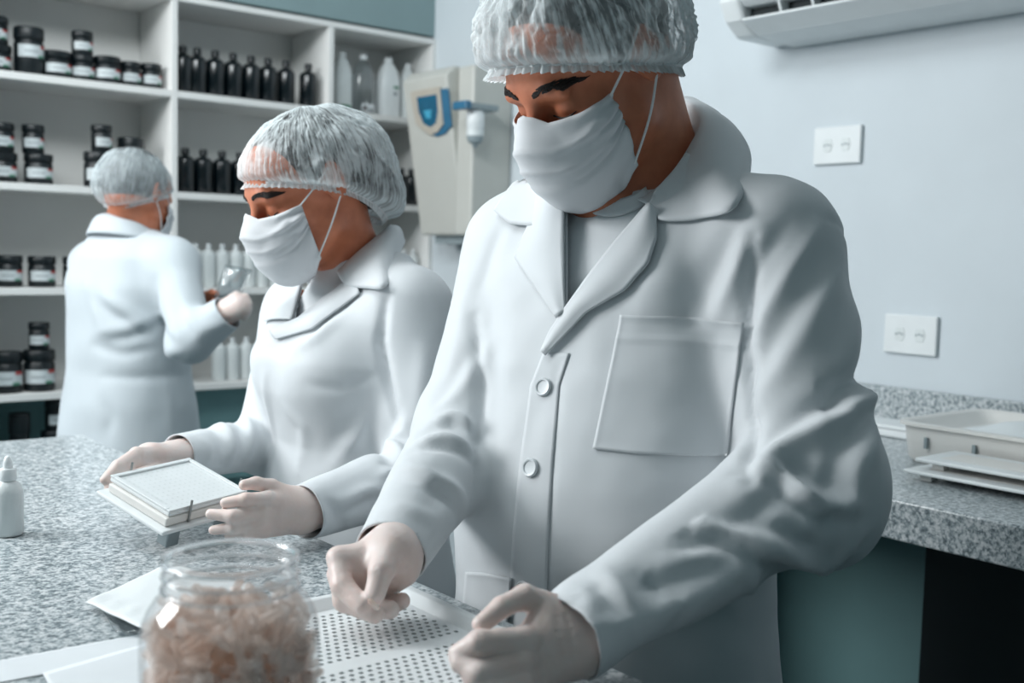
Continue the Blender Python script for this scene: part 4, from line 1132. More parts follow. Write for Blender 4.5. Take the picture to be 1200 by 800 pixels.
# ------------------------------------------------------------------ person 2: the woman in the middle
wxy = P(415, 450, 1.75)
wo = person(wxy, 'woman in the middle, white lab coat and sheer hair cap, holding a white capsule board')
wb = A(wxy[0], wxy[1], 0)
def heading(deg): r = math.radians(deg); return unit(RGT * -math.sin(r) + FWD * -math.cos(r))
wf = heading(50); wl = np.cross(UPZ, wf)
hz = heading(60); hp = math.radians(22)
wh = Head(P(364, 222, 1.69), hz * math.cos(hp) - UPZ * math.sin(hp), hz * math.sin(hp) + UPZ * math.cos(hp), .93)
wn = P(412, 308, 1.755)
wLs, wLe, wLw = P(478, 362, 1.665), P(497, 552, 1.60), P(356, 600, 1.40)
wRs, wRe, wRw = P(352, 366, 1.86), P(308, 520, 1.80), P(208, 533, 1.62)
coat2 = [(Loft(wb, wf, wl, UPZ, [(.60, 0, 0, .15, .20), (.78, 0, 0, .145, .192), (.9, 0, 0, .128, .168), (1.0, 0, 0, .118, .146), (1.08, .008, 0, .126, .148), (1.13, .008, 0, .126, .15),
                                 (1.19, -.008, 0, .108, .146), (1.235, -.022, 0, .085, .12), (1.27, -.03, 0, .062, .08), (1.285, -.03, 0, .05, .06)], 2.2), .03),
         (Cone(wb - wf * .03 + wl * .05 + UPZ * 1.245, wLs, .04, .056), .05), (Cone(wb - wf * .03 - wl * .05 + UPZ * 1.245, wRs, .04, .056), .05),
         (Cone(wLs, wLe, .062, .054), .035), (Cone(wLe, wLw, .054, .036), .02), (Cone(wRs, wRe, .058, .045), .035), (Cone(wRe, wRw, .045, .033), .02),
         (Ell(wb + wf * .06 + wl * .06 + UPZ * 1.12, (.075, .065, .07), [wf, wl, UPZ]), .05), (Ell(wb + wf * .06 - wl * .06 + UPZ * 1.12, (.075, .065, .07), [wf, wl, UPZ]), .05)]
lo, hi = bounds(coat2, .03); V, Q = sculpt(coat2, lo, hi, .0045)
C2 = Cloth(relax(V, Q, 2, .5), Q)
folds(C2, [
    ([(452, 350), (446, 400), (455, 450), (466, 500)], .008, -0.0112),
    ([(395, 372), (370, 395), (345, 408)], .013, 0.0064, .6),
    ([(360, 450), (400, 455), (440, 440)], .008, -0.0032),
    ([(300, 395), (330, 400), (370, 385), (415, 350)], .01, -0.0064),
    ([(470, 500), (455, 520), (470, 540), (500, 530)], .012, 0.0112, .7),
    ([(445, 560), (470, 550), (500, 552)], .01, 0.0096, .7),
    ([(400, 590), (430, 575), (460, 572)], .01, 0.0096, .7),
    ([(380, 585), (395, 600), (400, 620)], .01, -0.0064),
    ([(330, 470), (355, 500), (350, 550)], .014, 0.0048),
    ([(430, 480), (420, 510), (395, 540)], .014, 0.0064, .5),
    ([(310, 440), (320, 500), (315, 550)], .01, 0.0048),
    ([(500, 400), (495, 450), (490, 500)], .016, 0.0064),
    ([(255, 495), (270, 515), (268, 540)], .012, 0.0096, .7), ([(285, 490), (292, 510), (290, 535)], .01, 0.0096, .7), ([(235, 510), (245, 530), (240, 548)], .01, 0.0064),
])
C2.ruffle(.0025, 14, 8.0); C2.refresh()
lap2 = C2.patch([(362, 312), (352, 345), (344, 376)], [(350, 316), (322, 350), (312, 378)], .003, .0018, 26, 10, .0008, lambda u, v: .003 * np.sin(np.pi * v))
lap2b = C2.patch([(418, 318), (392, 342), (352, 374), (318, 388)], [(424, 345), (404, 360), (368, 386), (325, 398)], .003, .0018, 34, 10, .0008, lambda u, v: .003 * np.sin(np.pi * v) * (1 - .5 * u))
colE2 = [C2.hit(*p) for p in [(408, 338), (430, 340), (455, 337)]]
nn_ = C2.N[C2.Q].mean(1)
C2.cut([(364, 285), (345, 374), (350, 374), (398, 338), (428, 305), (445, 270), (390, 270)], lambda c: (c[:, 2] > 1.1) & ((nn_ * unit(CO - wb)).sum(1) > -.4))
c_ = C2.V[C2.Q].mean(1); C2.Q = C2.Q[~((np.linalg.norm((c_ - wn)[:, :2], axis=1) < .07) & (c_[:, 2] > 1.25))]
wLb, wRb = unit(wLw - wLe), unit(wRw - wRe)
C2.plane_cut(wLw, wLb, .12); C2.plane_cut(wRw, wRb, .10)
co2 = mesh_obj('lab_coat', C2.V, C2.Q, M['coat'], wo)
md = co2.modifiers.new('thickness', 'SOLIDIFY'); md.thickness = .002; md.offset = -1
for nm, (V, Q) in (('lapel', lap2), ('lapel', lap2b)) : mesh_obj(nm, V, Q, M['coat'], co2)
T2 = [P(*p) for p in [(396, 318, 1.70), (414, 300, 1.69), (434, 283, 1.70), (452, 268, 1.74), (458, 264, 1.80)]]
B2 = [P(*p) for p in [(394, 326, 1.71), (410, 312, 1.705), (430, 298, 1.715), (446, 284, 1.75), (452, 280, 1.80)]]
E2 = [h[0] + h[1] * .006 for h in colE2] + [P(466, 302, 1.73), P(474, 284, 1.80)]
collar(B2, T2, E2, wn, co2, 36, .010, .002, 10)
tee2 = [(Loft(wb, wf, wl, UPZ, [(1.0, 0, 0, .10, .125), (1.1, .006, 0, .114, .138), (1.19, -.008, 0, .100, .138), (1.235, -.022, 0, .079, .11), (1.262, -.03, 0, .056, .066)], 2.2), .03),
        (Cone(wn - UPZ * .06, wn + UPZ * .004, .068, .056), .03)]
lo, hi = bounds(tee2, .03); V, Q = sculpt(tee2, lo, hi, .007); mesh_obj('high_neck_top', relax(V, Q, 2), Q, M['tee'], wo)
prim2 = wh.prims(True)
body2 = prim2 + [(Cone(wh.p(-.034, 0, -.03), wn, .046, .046), .03), (Cone(wn, wn - UPZ * .06, .046, .05), .03),
                 (Loft(wb, wf, wl, UPZ, [(.8, 0, 0, .10, .14), (1.0, 0, 0, .085, .11), (1.12, 0, 0, .09, .115), (1.2, -.015, 0, .075, .1), (1.245, -.03, 0, .05, .06)], 2.2), .04),
                 (Cone(wLs, wLe, .04, .034), .03), (Cone(wLe, wLw - wLb * .01, .034, .020), .02), (Cone(wRs, wRe, .04, .034), .03), (Cone(wRe, wRw - wRb * .01, .034, .020), .02)]
body2 += legs(None, wb, wf, wl, .76, .9)
lo, hi = bounds(body2, .03)
V, Q = sculpt(body2, lo, hi, .012, .0034, wh.c - .125, wh.c + .125); mesh_obj('body', relax(V, Q, 1, .4), Q, M['skin'], wo)
tr_ = [(Cone(p[0].a, p[0].b, p[0].ra + .014, p[0].rb + .018), .03) for p in legs(None, wb, wf, wl, .76, .9)] + [(Ell(wb + UPZ * .76, (.11, .15, .11), [wf, wl, UPZ]), .04)]
lo, hi = bounds(tr_, .03); V, Q = sculpt(tr_, lo, hi, .015); mesh_obj('trousers', V, Q, M['trouser'], wo)
shoes(wb, wf, wl, wo, .9)
ff = fieldfn(prim2)
for g in (1, -1):
    wh.brow(ff, [(g * .015, .0175), (g * .028, .0225), (g * .042, .022), (g * .056, .013)], .0058, wo, 110, 8 + g)
    wh.strip(ff, [(g * .017, -.0125), (g * .026, -.0165), (g * .037, -.0165), (g * .049, -.0115)], .0032, .0024, 'eyelashes', M['brow'], wo)
mk, mg = wh.mask(wo, ([0, 8, 18, 40, 70], [.000, -.004, -.013, -.014, -.010]), ([0, 30, 50, 70], [-.118, -.116, -.100, -.068]), 70)
wh.loops(mg, mk, ear=(-.012, .083, .030))
hp_ = [(wh.el((-.020, 0, .042), (.104, .082, .088)), .02), (wh.el((-.092, 0, -.035), (.055, .062, .06)), .03), (wh.el((.085, 0, -.03), (.083, .11, .085)), .02, 's'), (wh.el((.02, 0, -.10), (.14, .12, .066)), .02, 's')]
lo, hi = bounds(hp_, .02); V, Q = sculpt(hp_, lo, hi, .0055); mesh_obj('hair', V, Q, M['hair'], wo)
wh.cap(wo, M['net_sheer'], (-.022, 0, .026), (.132, .099, .101), .10, lambda a: -.47 + .47 * math.cos(a), seed=7.0, crinkle=.004, fine=.0016, pleats=70,
       lobe=lambda a, el: .050 * math.exp(-((abs((a + math.pi) % (2 * math.pi) - math.pi) - math.pi) / .75) ** 2 - ((el + .72) / .42) ** 2))
V, Q = hand_mesh([Cone(P(352, 597, 1.40), P(322, 592, 1.375), .022, .021, (unit(FWD), 1.2)), Cone(P(352, 605, 1.40), P(322, 610, 1.375), .021, .018), Cone(P(347, 588, 1.40), P(326, 578, 1.385), .018, .013), Cone(wLw - wLb * .03, P(350, 598, 1.40), .028, .025)],
                 [ch((336, 582, 1.39, .013), (318, 570, 1.375, .0095), (300, 566, 1.36, .008), (286, 568, 1.35, .0068)),
                  ch((326, 588, 1.375, .012), (314, 584, 1.355, .0095), (288, 585, 1.335, .008), (264, 589, 1.335, .0066)),
                  ch((324, 600, 1.375, .012), (306, 600, 1.35, .0095), (272, 605, 1.325, .008), (247, 602, 1.33, .0066)),
                  ch((326, 612, 1.375, .011), (304, 614, 1.35, .009), (274, 618, 1.33, .0075), (250, 621, 1.335, .006)),
                  ch((330, 618, 1.38, .010), (308, 623, 1.355, .0078), (286, 627, 1.34, .0066), (268, 628, 1.34, .0055))], res=.0018)
mesh_obj('glove', V, Q, M['glove'], wo)
V, Q = hand_mesh([Cone(P(212, 533, 1.62), P(176, 532, 1.57), .021, .022, (unit(UPZ), 1.3)), Cone(P(205, 540, 1.62), P(172, 542, 1.56), .018, .016), Cone(wRw - wRb * .03, P(205, 534, 1.61), .026, .022)],
                 [ch((182, 532, 1.575, .013), (160, 532, 1.510, .0098), (138, 546, 1.465, .0082), (123, 562, 1.440, .0068)),
                  ch((178, 538, 1.57, .013), (155, 542, 1.500, .0096), (140, 556, 1.465, .0082), (128, 572, 1.440, .0066)),
                  ch((174, 544, 1.57, .012), (154, 552, 1.505, .0092), (142, 566, 1.475, .0078), (132, 580, 1.450, .0064)),
                  ch((178, 548, 1.57, .011), (160, 558, 1.510, .0085), (148, 572, 1.485, .007), (140, 584, 1.465, .0058)),
                  ch((190, 538, 1.585, .012), (180, 548, 1.555, .0098), (168, 554, 1.495, .0082), (158, 556, 1.480, .0068))], res=.0018)
mesh_obj('glove', V, Q, M['glove'], wo)

# ------------------------------------------------------------------ person 3: the worker at the shelves, back turned
rxy = P(152, 350, 2.62)
re_ = person(rxy, 'worker at the back with back turned, white coat and grey hair cap, facing the shelves')
rb = A(rxy[0], rxy[1], 0)
rf = unit(A(.93, .36, 0)); rl = np.cross(UPZ, rf)
hz = unit(A(.86, .5, 0)); hp = math.radians(16)
rh = Head(P(160, 229, 2.58), hz * math.cos(hp) - UPZ * math.sin(hp), hz * math.sin(hp) + UPZ * math.cos(hp), .83)
rn = P(158, 262, 2.62)
rRs, rRe, rRw = P(203, 307, 2.54), P(222, 398, 2.44), P(266, 366, 2.42)
rLs, rLe, rLw = P(110, 309, 2.72), P(190, 385, 2.86), P(228, 364, 2.70)
coat3 = [(Loft(rb, rf, rl, UPZ, [(.55, 0, 0, .16, .185), (.8, 0, 0, .152, .172), (.92, 0, 0, .142, .160), (1.0, .0, 0, .128, .146), (1.1, .0, 0, .125, .152), (1.2, -.005, 0, .118, .158), (1.27, -.012, 0, .095, .135), (1.31, -.015, 0, .068, .085), (1.335, -.012, 0, .05, .058)], 2.3), .03),
         (Cone(rb + rl * .05 + UPZ * 1.285, rLs, .045, .050), .05), (Cone(rb - rl * .05 + UPZ * 1.285, rRs, .045, .050), .05),
         (Cone(rRs, rRe, .055, .050), .035), (Cone(rRe, rRw, .050, .040), .025), (Cone(rLs, rLe, .053, .046), .035), (Cone(rLe, rLw, .05, .04), .025)]
lo, hi = bounds(coat3, .03); V, Q = sculpt(coat3, lo, hi, .008)
C3 = Cloth(relax(V, Q, 2, .5), Q)
folds(C3, [
    ([(180, 330), (186, 365), (205, 405)], .014, -.010), ([(120, 345), (150, 365), (170, 380)], .016, .009, .7), ([(118, 390), (150, 385), (180, 372)], .014, .008, .7),
    ([(110, 405), (145, 415), (180, 408)], .012, -.007), ([(150, 430), (180, 420), (205, 412)], .014, .008, .6), ([(100, 330), (115, 370), (125, 395)], .016, .006),
    ([(225, 400), (240, 385), (262, 380)], .012, .005), ([(215, 350), (225, 375), (240, 395)], .014, .006, .6), ([(105, 440), (160, 443), (225, 438)], .01, -.004), ([(120, 470), (130, 490), (125, 510)], .016, -.006), ([(195, 450), (200, 480), (200, 510)], .012, .005)])
C3.ruffle(.004, 12, 3.0); C3.refresh()
C3.plane_cut(rRw, unit(rRw - rRe), .1); C3.plane_cut(rLw, unit(rLw - rLe), .1)
c_ = C3.V[C3.Q].mean(1); C3.Q = C3.Q[~((np.linalg.norm((c_ - rn)[:, :2], axis=1) < .055) & (c_[:, 2] > 1.315))]
co3 = mesh_obj('lab_coat', C3.V, C3.Q, M['coat_far'], re_)
md = co3.modifiers.new('thickness', 'SOLIDIFY'); md.thickness = .002; md.offset = -1
an = np.linspace(math.radians(35), math.radians(325), 9)
rc = rb - rf * .012
def ring(r, rl_, z, lean): return [rc + rf * (r * math.cos(a)) + rl * (rl_ * math.sin(a)) + UPZ * (z - lean * math.cos(a)) for a in an]
collar3 = collar(ring(.052, .056, 1.318, .012), ring(.055, .059, 1.35, .018), ring(.082, .094, 1.305, .016), rn, co3, 40, .006, .002, 8)
collar3.data.materials[0] = M['coat_far']
prim3 = rh.prims(True)
body3 = prim3 + [(Cone(rh.p(-.03, 0, -.03), rn, .046, .046), .03), (Cone(rn, rn - UPZ * .06, .046, .055), .04),
                 (Loft(rb, rf, rl, UPZ, [(.8, 0, 0, .1, .13), (1.0, 0, 0, .09, .115), (1.2, 0, 0, .085, .125), (1.28, -.01, 0, .06, .08)], 2.2), .04),
                 (Cone(rRs, rRe, .04, .034), .03), (Cone(rRe, rRw, .034, .026), .02), (Cone(rLs, rLe, .04, .034), .03), (Cone(rLe, rLw, .034, .026), .02)] + legs(None, rb, rf, rl, .78, .92)
lo, hi = bounds(body3, .03); V, Q = sculpt(body3, lo, hi, .014, .0045, rh.c - .12, rh.c + .12); mesh_obj('body', relax(V, Q, 1, .4), Q, M['skin'], re_)
tr_ = [(Cone(p[0].a, p[0].b, p[0].ra + .014, p[0].rb + .018), .03) for p in legs(None, rb, rf, rl, .78, .92)] + [(Ell(rb + UPZ * .76, (.11, .14, .11), [rf, rl, UPZ]), .04)]
lo, hi = bounds(tr_, .03); V, Q = sculpt(tr_, lo, hi, .016); mesh_obj('trousers', V, Q, M['trouser'], re_)
shoes(rb, rf, rl, re_, .92)
mk, mg = rh.mask(re_, ([0, 8, 18, 40, 70], [.000, -.004, -.013, -.014, -.010]), ([0, 30, 50, 70], [-.118, -.116, -.100, -.068]), 70, (36, 18))
rh.loops(mg, mk)
hp_ = [(rh.el((-.020, 0, .038), (.106, .084, .092)), .02), (rh.el((.085, 0, -.03), (.083, .11, .085)), .02, 's'), (rh.el((-.01, 0, -.12), (.16, .12, .07)), .02, 's')]
lo, hi = bounds(hp_, .02); V, Q = sculpt(hp_, lo, hi, .007); mesh_obj('hair', V, Q, M['greyhair'], re_)
rh.cap(re_, M['net_grey'], (-.022, 0, .022), (.116, .098, .098), .1, lambda a: -.50 + .48 * math.cos(a), seed=13.0, crinkle=.005, fine=.002, n=(160, 50))
V, Q = hand_mesh([Cone(P(266, 366, 2.42), P(277, 357, 2.41), .026, .026), Cone(P(268, 362, 2.42), P(281, 362, 2.41), .022, .022)],
                 [ch((276, 352, 2.41, .013), (287, 349, 2.42, .010), (289, 353, 2.45, .009), (284, 355, 2.47, .008)), ch((277, 357, 2.41, .013), (290, 356, 2.42, .0105), (291, 360, 2.45, .009), (285, 361, 2.47, .008)),
                  ch((278, 362, 2.41, .013), (289, 363, 2.42, .010), (289, 366, 2.45, .009), (284, 366, 2.46, .008)), ch((277, 366, 2.41, .012), (286, 369, 2.42, .009), (286, 371, 2.44, .008), (281, 371, 2.46, .007)),
                  ch((270, 358, 2.42, .014), (272, 350, 2.44, .011), (277, 346, 2.46, .0095), (281, 346, 2.475, .008))], res=.003)
mesh_obj('glove', V, Q, M['glove'], re_)
V, Q = hand_mesh([Cone(P(226, 364, 2.70), P(238, 358, 2.64), .022, .023)],
                 [ch((236, 354, 2.66, .013), (246, 349, 2.62, .010), (252, 351, 2.58, .009), (256, 354, 2.56, .008)), ch((237, 358, 2.65, .013), (248, 354, 2.61, .010), (254, 356, 2.57, .009), (258, 358, 2.55, .008)),
                  ch((238, 362, 2.65, .012), (248, 360, 2.61, .010), (253, 362, 2.575, .009), (256, 364, 2.56, .008)), ch((236, 364, 2.66, .012), (244, 365, 2.63, .009), (249, 367, 2.60, .008), (252, 368, 2.58, .007)),
                  ch((234, 354, 2.66, .012), (240, 346, 2.62, .0095), (248, 343, 2.58, .0085), (254, 344, 2.56, .0075))], res=.003)
mesh_obj('glove', V, Q, M['skin'], re_)
# the folded sheet she holds
pc = [P(250, 350, 2.53), P(283, 344, 2.475), P(296, 316, 2.50), P(264, 310, 2.54)]
g = np.array([[(pc[0] * (1 - u) + pc[1] * u) * (1 - v) + (pc[3] * (1 - u) + pc[2] * u) * v + FWD * .02 * math.sin(math.pi * u) * v for u in np.linspace(0, 1, 9)] for v in np.linspace(0, 1, 7)])
V, Q = sheet(g - FWD * .0012, g); o = mesh_obj('plastic_bag', V, Q, M['film']); tag(o, 'clear plastic bag held up in the hands of the rear worker', 'bag')

# ------------------------------------------------------------------ things on the front counter
# large clear jar of empty capsules
jc = P(271, 655, .80); jx, jy = jc[0], jc[1]
jar = empty('capsule_jar', (jx, jy, FC + .0026), 'big open clear plastic jar full of empty capsules in the foreground', 'jar')
RB, HH = .0645, jc[2] - FC
q = MB()
prof = [(.0, .001), (RB * .9, .0), (RB * .985, .006), (RB, .014), (RB, HH - .062), (RB * .985, HH - .050), (RB * .93, HH - .040), (RB * .84, HH - .031), (RB * .76, HH - .026),
        (.0480, HH - .0245), (.0472, HH - .017), (.0472, HH - .0045), (.0470, HH - .004),
        ]
q.lathe(prof, 64, cap=False); o = q.build('jar_body', M['jar'], jar, smooth=True)
for nm, r_, z_, a_, b_ in (('rim', .0472, HH - .0018, .0030, .0022), ('thread_ring', .0482, HH - .0125, .0016, .0013), ('thread_ring', .0484, HH - .0220, .0018, .0014)):
    q = MB(); k_ = 10; tor = [(r_ + a_ * math.cos(2 * math.pi * i / k_), z_ + b_ * math.sin(2 * math.pi * i / k_)) for i in range(k_ + 1)]
    q.lathe(tor, 64, cap=False); q.build(nm, M['rimglass'], jar, smooth=True)
rnd = random.Random(5)
q = MB()
def capsule(q, p, d, L, r, n=6):
    d = unit(d); a = unit(np.cross(d, A(.31, .52, .8))); b_ = np.cross(d, a); vs = []
    ks = [(-L / 2, .35), (-L / 2 + r * .6, .92), (-L * .02, 1), (L * .02, 1.08), (L / 2 - r * .6, 1.0), (L / 2, .35)]
    for h, s in ks: vs += [p + d * h + (a * math.cos(2 * math.pi * i / n) + b_ * math.sin(2 * math.pi * i / n)) * r * s for i in range(n)]
    fs = [(j * n + i, j * n + (i + 1) % n, (j + 1) * n + (i + 1) % n, (j + 1) * n + i) for j in range(len(ks) - 1) for i in range(n)] + [tuple(range(n - 1, -1, -1)), tuple((len(ks) - 1) * n + i for i in range(n))]
    q.add(vs, fs)
def jr(z): return np.interp(z, [.004, HH - .064, HH - .05, HH - .042, HH - .034], [RB - .0055, RB - .0055, RB - .0075, RB * .84, RB * .70])
cnt = 0
while cnt < 760:
    z = rnd.uniform(.012, HH - .034); rr = jr(z) * (rnd.random() ** .28 if z < HH - .06 else rnd.random() ** .5); a = rnd.uniform(0, 6.283)
    capsule(q, A(rr * math.cos(a), rr * math.sin(a), z), A(rnd.gauss(0, 1), rnd.gauss(0, 1), rnd.gauss(0, 1)), .019, .0034); cnt += 1
o = q.build('capsules', M['capsule'], jar, smooth=True); o['kind'] = 'stuff'
m, nt, b = newmat('capsule_heap'); nt.nodes.remove(b); out = nt.nodes['Material Output']
df = nt.nodes.new('ShaderNodeBsdfDiffuse'); tl = nt.nodes.new('ShaderNodeBsdfTranslucent'); v = coords(nt); n1 = noisenode(nt, v, 55, 3)
cr = ramp(nt, n1, [(.35, lin(238, 210, 188)), (.65, lin(250, 238, 230))]); link(nt, cr, df.inputs[0]); link(nt, cr, tl.inputs[0])
link(nt, mixsh(.7, df, tl).outputs[0], out.inputs[0]); M['amber'] = m
q = MB(); q.lathe([(0, .006), (RB * .62, .007), (RB * .7, .02), (RB * .7, HH * .35), (RB * .55, HH * .5), (RB * .3, HH * .58), (0, HH * .6)], 32)
o = q.build('capsule_heap', M['amber'], jar, smooth=True)

# perforated tray under the man's hands
TX0, TX1, TY0, TY1, TZ = .434, .660, .712, 0.995, FC + LIFT
tray = empty('perforated_tray', ((TX0 + TX1) / 2, (TY0 + TY1) / 2, TZ), 'white tray with rows of small holes under the hands of the man', 'tray')
def rel(o, parent): o.matrix_parent_inverse = Matrix.Translation(-Vector(parent.location)); return o
q = MB()
def rrect(x0, x1, y0, y1, r, z, n=6):
    out = []
    for cx_, cy_, a0 in ((x1 - r, y1 - r, 0), (x0 + r, y1 - r, 90), (x0 + r, y0 + r, 180), (x1 - r, y0 + r, 270)):
        for i in range(n + 1):
            a = math.radians(a0 + 90 * i / n); out.append((cx_ + r * math.cos(a), cy_ + r * math.sin(a), z))
    return out
def loops(q, ls, close0=True, close1=True, mi=0):
    n = len(ls[0]); vs = [p for l in ls for p in l]
    fs = [(j * n + i, j * n + (i + 1) % n, (j + 1) * n + (i + 1) % n, (j + 1) * n + i) for j in range(len(ls) - 1) for i in range(n)]
    if close0: fs.append(tuple(range(n - 1, -1, -1)))
    if close1: fs.append(tuple((len(ls) - 1) * n + i for i in range(n)))
    q.add(vs, fs, mi)
def rr_(i, z, r): return rrect(TX0 + i, TX1 - i, TY0 + i, TY1 - i, r, z)
loops(q, [rr_(.012, TZ, .014), rr_(.007, TZ + .008, .018), rr_(.004, TZ + .013, .02), rr_(.0, TZ + .0135, .022), rr_(.0005, TZ + .0155, .022), rr_(.008, TZ + .0157, .018), rr_(.010, TZ + .0145, .017), rr_(.016, TZ + .006, .014), rr_(.020, TZ + .0045, .012)], True, False)
rel(q.build('rim', M['plastic'], tray, smooth=True), tray)
q = MB()
zt, pit, hr = TZ + .0055, .0094, .0028
x0, x1, y0, y1 = TX0 + .019, TX1 - .019, TY0 + .019, TY1 - .019
nx_ = int((x1 - x0 - .006) / pit); ny_ = int((y1 - y0) / pit)
ex = (x1 - x0 - nx_ * pit) / 2
for j in range(ny_ + 1):
    ya, yb = y0 + j * pit, min(y0 + (j + 1) * pit, y1)
    if j == ny_ or j in (0, ny_ - 15, ny_ - 16, ny_ - 1):
        q.add([(x0, ya, zt), (x1, ya, zt), (x1, yb, zt), (x0, yb, zt)], [(0, 1, 2, 3)]); continue
    off = ex + (pit / 2 if j % 2 else 0); k = nx_ - (1 if j % 2 else 0)
    xa, xb = x0 + off, x0 + off + k * pit
    q.add([(x0, ya, zt), (xa, ya, zt), (xa, yb, zt), (x0, yb, zt)], [(0, 1, 2, 3)]); q.add([(xb, ya, zt), (x1, ya, zt), (x1, yb, zt), (xb, yb, zt)], [(0, 1, 2, 3)])
    for i in range(k):
        cx_, cy_ = xa + (i + .5) * pit, (ya + yb) / 2; h = pit / 2
        sq = [(cx_ + h * a, cy_ + h * b_) for a, b_ in ((1, 0), (1, 1), (0, 1), (-1, 1), (-1, 0), (-1, -1), (0, -1), (1, -1))]
        ci = [(cx_ + hr * math.cos(t * math.pi / 4), cy_ + hr * math.sin(t * math.pi / 4)) for t in range(8)]
        vs = [(a, b_, zt) for a, b_ in sq] + [(a, b_, zt) for a, b_ in ci] + [(a, b_, zt - .0015) for a, b_ in ci]
        q.add(vs, [(t, (t + 1) % 8, 8 + (t + 1) % 8, 8 + t) for t in range(8)] + [(8 + t, 8 + (t + 1) % 8, 16 + (t + 1) % 8, 16 + t) for t in range(8)])
        q.add([(a, b_, zt - .0015) for a, b_ in ci], [tuple(range(8))], 1)
o = q.build('hole_plate', [M['plastic'], M['darkgrey']], tray); rel(o, tray)
# capsules between the fingers
for nm, px, d, lab in (('capsule', (438, 708), 1.035, 'clear capsule pinched in the right hand of the man over the tray'), ('capsule', (536, 771), .905, 'clear capsule half held in the left hand of the man')):
    q = MB(); p = P(px[0], px[1], d); capsule(q, A(0, 0, 0), RGT * .5 - UPZ * .6 + FWD * .2, .014, .0028, 12)
    o = q.build(nm, M['capsule'], None, smooth=True); o.location = p; tag(o, lab, 'capsule')

# pouch, film and sheets lying on the counter
def onZ(px, py, Z):
    r = RC @ np.array([(px - 600) / F, (py - 400) / F, 1.0]); return CO + r * ((Z - CAMH) / r[2])
def lying(name, pxs, z, th, mat, label, cat, amp=0.0, seed=0, n=(26, 20), curl=None):
    c = [onZ(px, py, z) for px, py in pxs]
    g = np.zeros((n[1] + 1, n[0] + 1, 3))
    for j in range(n[1] + 1):
        for i in range(n[0] + 1):
            u, v = i / n[0], j / n[1]
            p = (c[0] * (1 - u) + c[1] * u) * (1 - v) + (c[3] * (1 - u) + c[2] * u) * v
            h = amp * (.5 + .5 * noise.noise(Vector((u * 4, v * 3, seed)))) if amp else 0
            if curl: h += curl(u, v)
            g[j, i] = p + A(0, 0, h)
    dn = A(0, 0, th) if not amp else A(0, 0, th)
    V, Q = sheet(g, g - dn); o = mesh_obj(name, V, Q, mat); return tag(o, label, cat)
lying('paper_sheet', [(-30, 779), (185, 739), (205, 761), (-30, 805)], FC + .0010, .0006, M['paper'], 'long white sheet running to the lower left edge of the counter', 'paper')
lying('paper_sheet', [(50, 788), (190, 748), (330, 800), (110, 900)], FC + .0022, .0006, M['paper'], 'white sheet in the foreground lying under the clear capsule jar', 'paper')
lying('sample_pouch', [(100, 701), (200, 661), (300, 690), (176, 742)], FC + .012, .0018, M['plastic'], 'white pouch lying crumpled on the granite behind the clear jar', 'pouch', .005, 3, curl=lambda u, v: .006 * math.sin(math.pi * u) * math.sin(math.pi * v) - .006 * (1 - u) * (1 - v) + .0015 * math.sin(v * 26) * math.exp(-((u - .12) / .05) ** 2))
lying('plastic_film', [(116, 712), (150, 716), (170, 742), (136, 743)], FC + .004, .0008, M['film'], 'clear plastic film corner under the white pouch on granite', 'film', .005, 9)

# dropper bottle at the picture edge
e = empty('dropper_bottle', tuple(onZ(10, 626, FC + LIFT)), 'translucent white dropper bottle at the left picture edge on the granite', 'bottle')
q = MB(); q.lathe([(.016, 0), (.0185, .003), (.0185, .055), (.0165, .064), (.009, .071)], 28); q.build('bottle_body', M['frost'], e, smooth=True)
q = MB(); q.lathe([(.0095, .0712), (.0105, .073), (.0105, .085), (.009, .087)], 22); q.build('cap', M['plastic'], e, smooth=True)
q = MB(); q.lathe([(.006, .0872), (.0055, .095), (.0035, .1015), (.001, .103)], 18); q.build('dropper_tip', M['plastic'], e, smooth=True)

# capsule board held by the woman
fb = empty('capsule_board', tuple(onZ(215, 590, 1.0)), 'white two-plate capsule filling board held in both hands by the woman', 'board')
BK = 1.09
n0 = CO + (A(.472, 1.177, 1.0) - CO) * BK; yaw, tlt = .322, .265
u1, u2 = A(math.cos(yaw), math.sin(yaw), .03), A(-math.sin(yaw) * math.cos(tlt), math.cos(yaw) * math.cos(tlt), math.sin(tlt)); u1 = unit(u1); u3 = unit(np.cross(u1, u2))
def bp(a, b_, h): return n0 + (u1 * a + u2 * b_ + u3 * h) * BK
def bslab(a0, a1, b0, b1, h0, h1, name, mat, bev=.002):
    q = MB(); vs = [bp(a, b_, h) for h in (h0, h1) for a, b_ in ((a0, b0), (a1, b0), (a1, b1), (a0, b1))]
    q.add(vs, [(3, 2, 1, 0), (4, 5, 6, 7), (0, 1, 5, 4), (1, 2, 6, 5), (2, 3, 7, 6), (3, 0, 4, 7)]); o = q.build(name, mat, fb, bevel=bev); rel(o, fb); return o
BA, BB = .118, .106
bslab(0, BA, 0, BB, -.006, -.0005, 'upper_plate', M['plastic'])
for a in ((0, BA, 0, .006), (0, BA, BB - .006, BB), (0, .006, .0062, BB - .0062), (BA - .006, BA, .0062, BB - .0062)): bslab(*a, -.0004, .002, 'plate_rim', M['plastic'], .0008)
bslab(-.004, BA - .012, -.002, BB - .004, -.0165, -.0062, 'middle_plate', M['plastic_warm'])
bslab(-.014, BA - .002, -.010, BB + .004, -.022, -.0167, 'lower_plate', M['plastic'])
bslab(.004, .022, .0, .018, -.046, -.0222, 'foot', M['grey']); bslab(BA - .03, BA - .012, .0, .018, -.046, -.0222, 'foot', M['grey'])
q = MB()
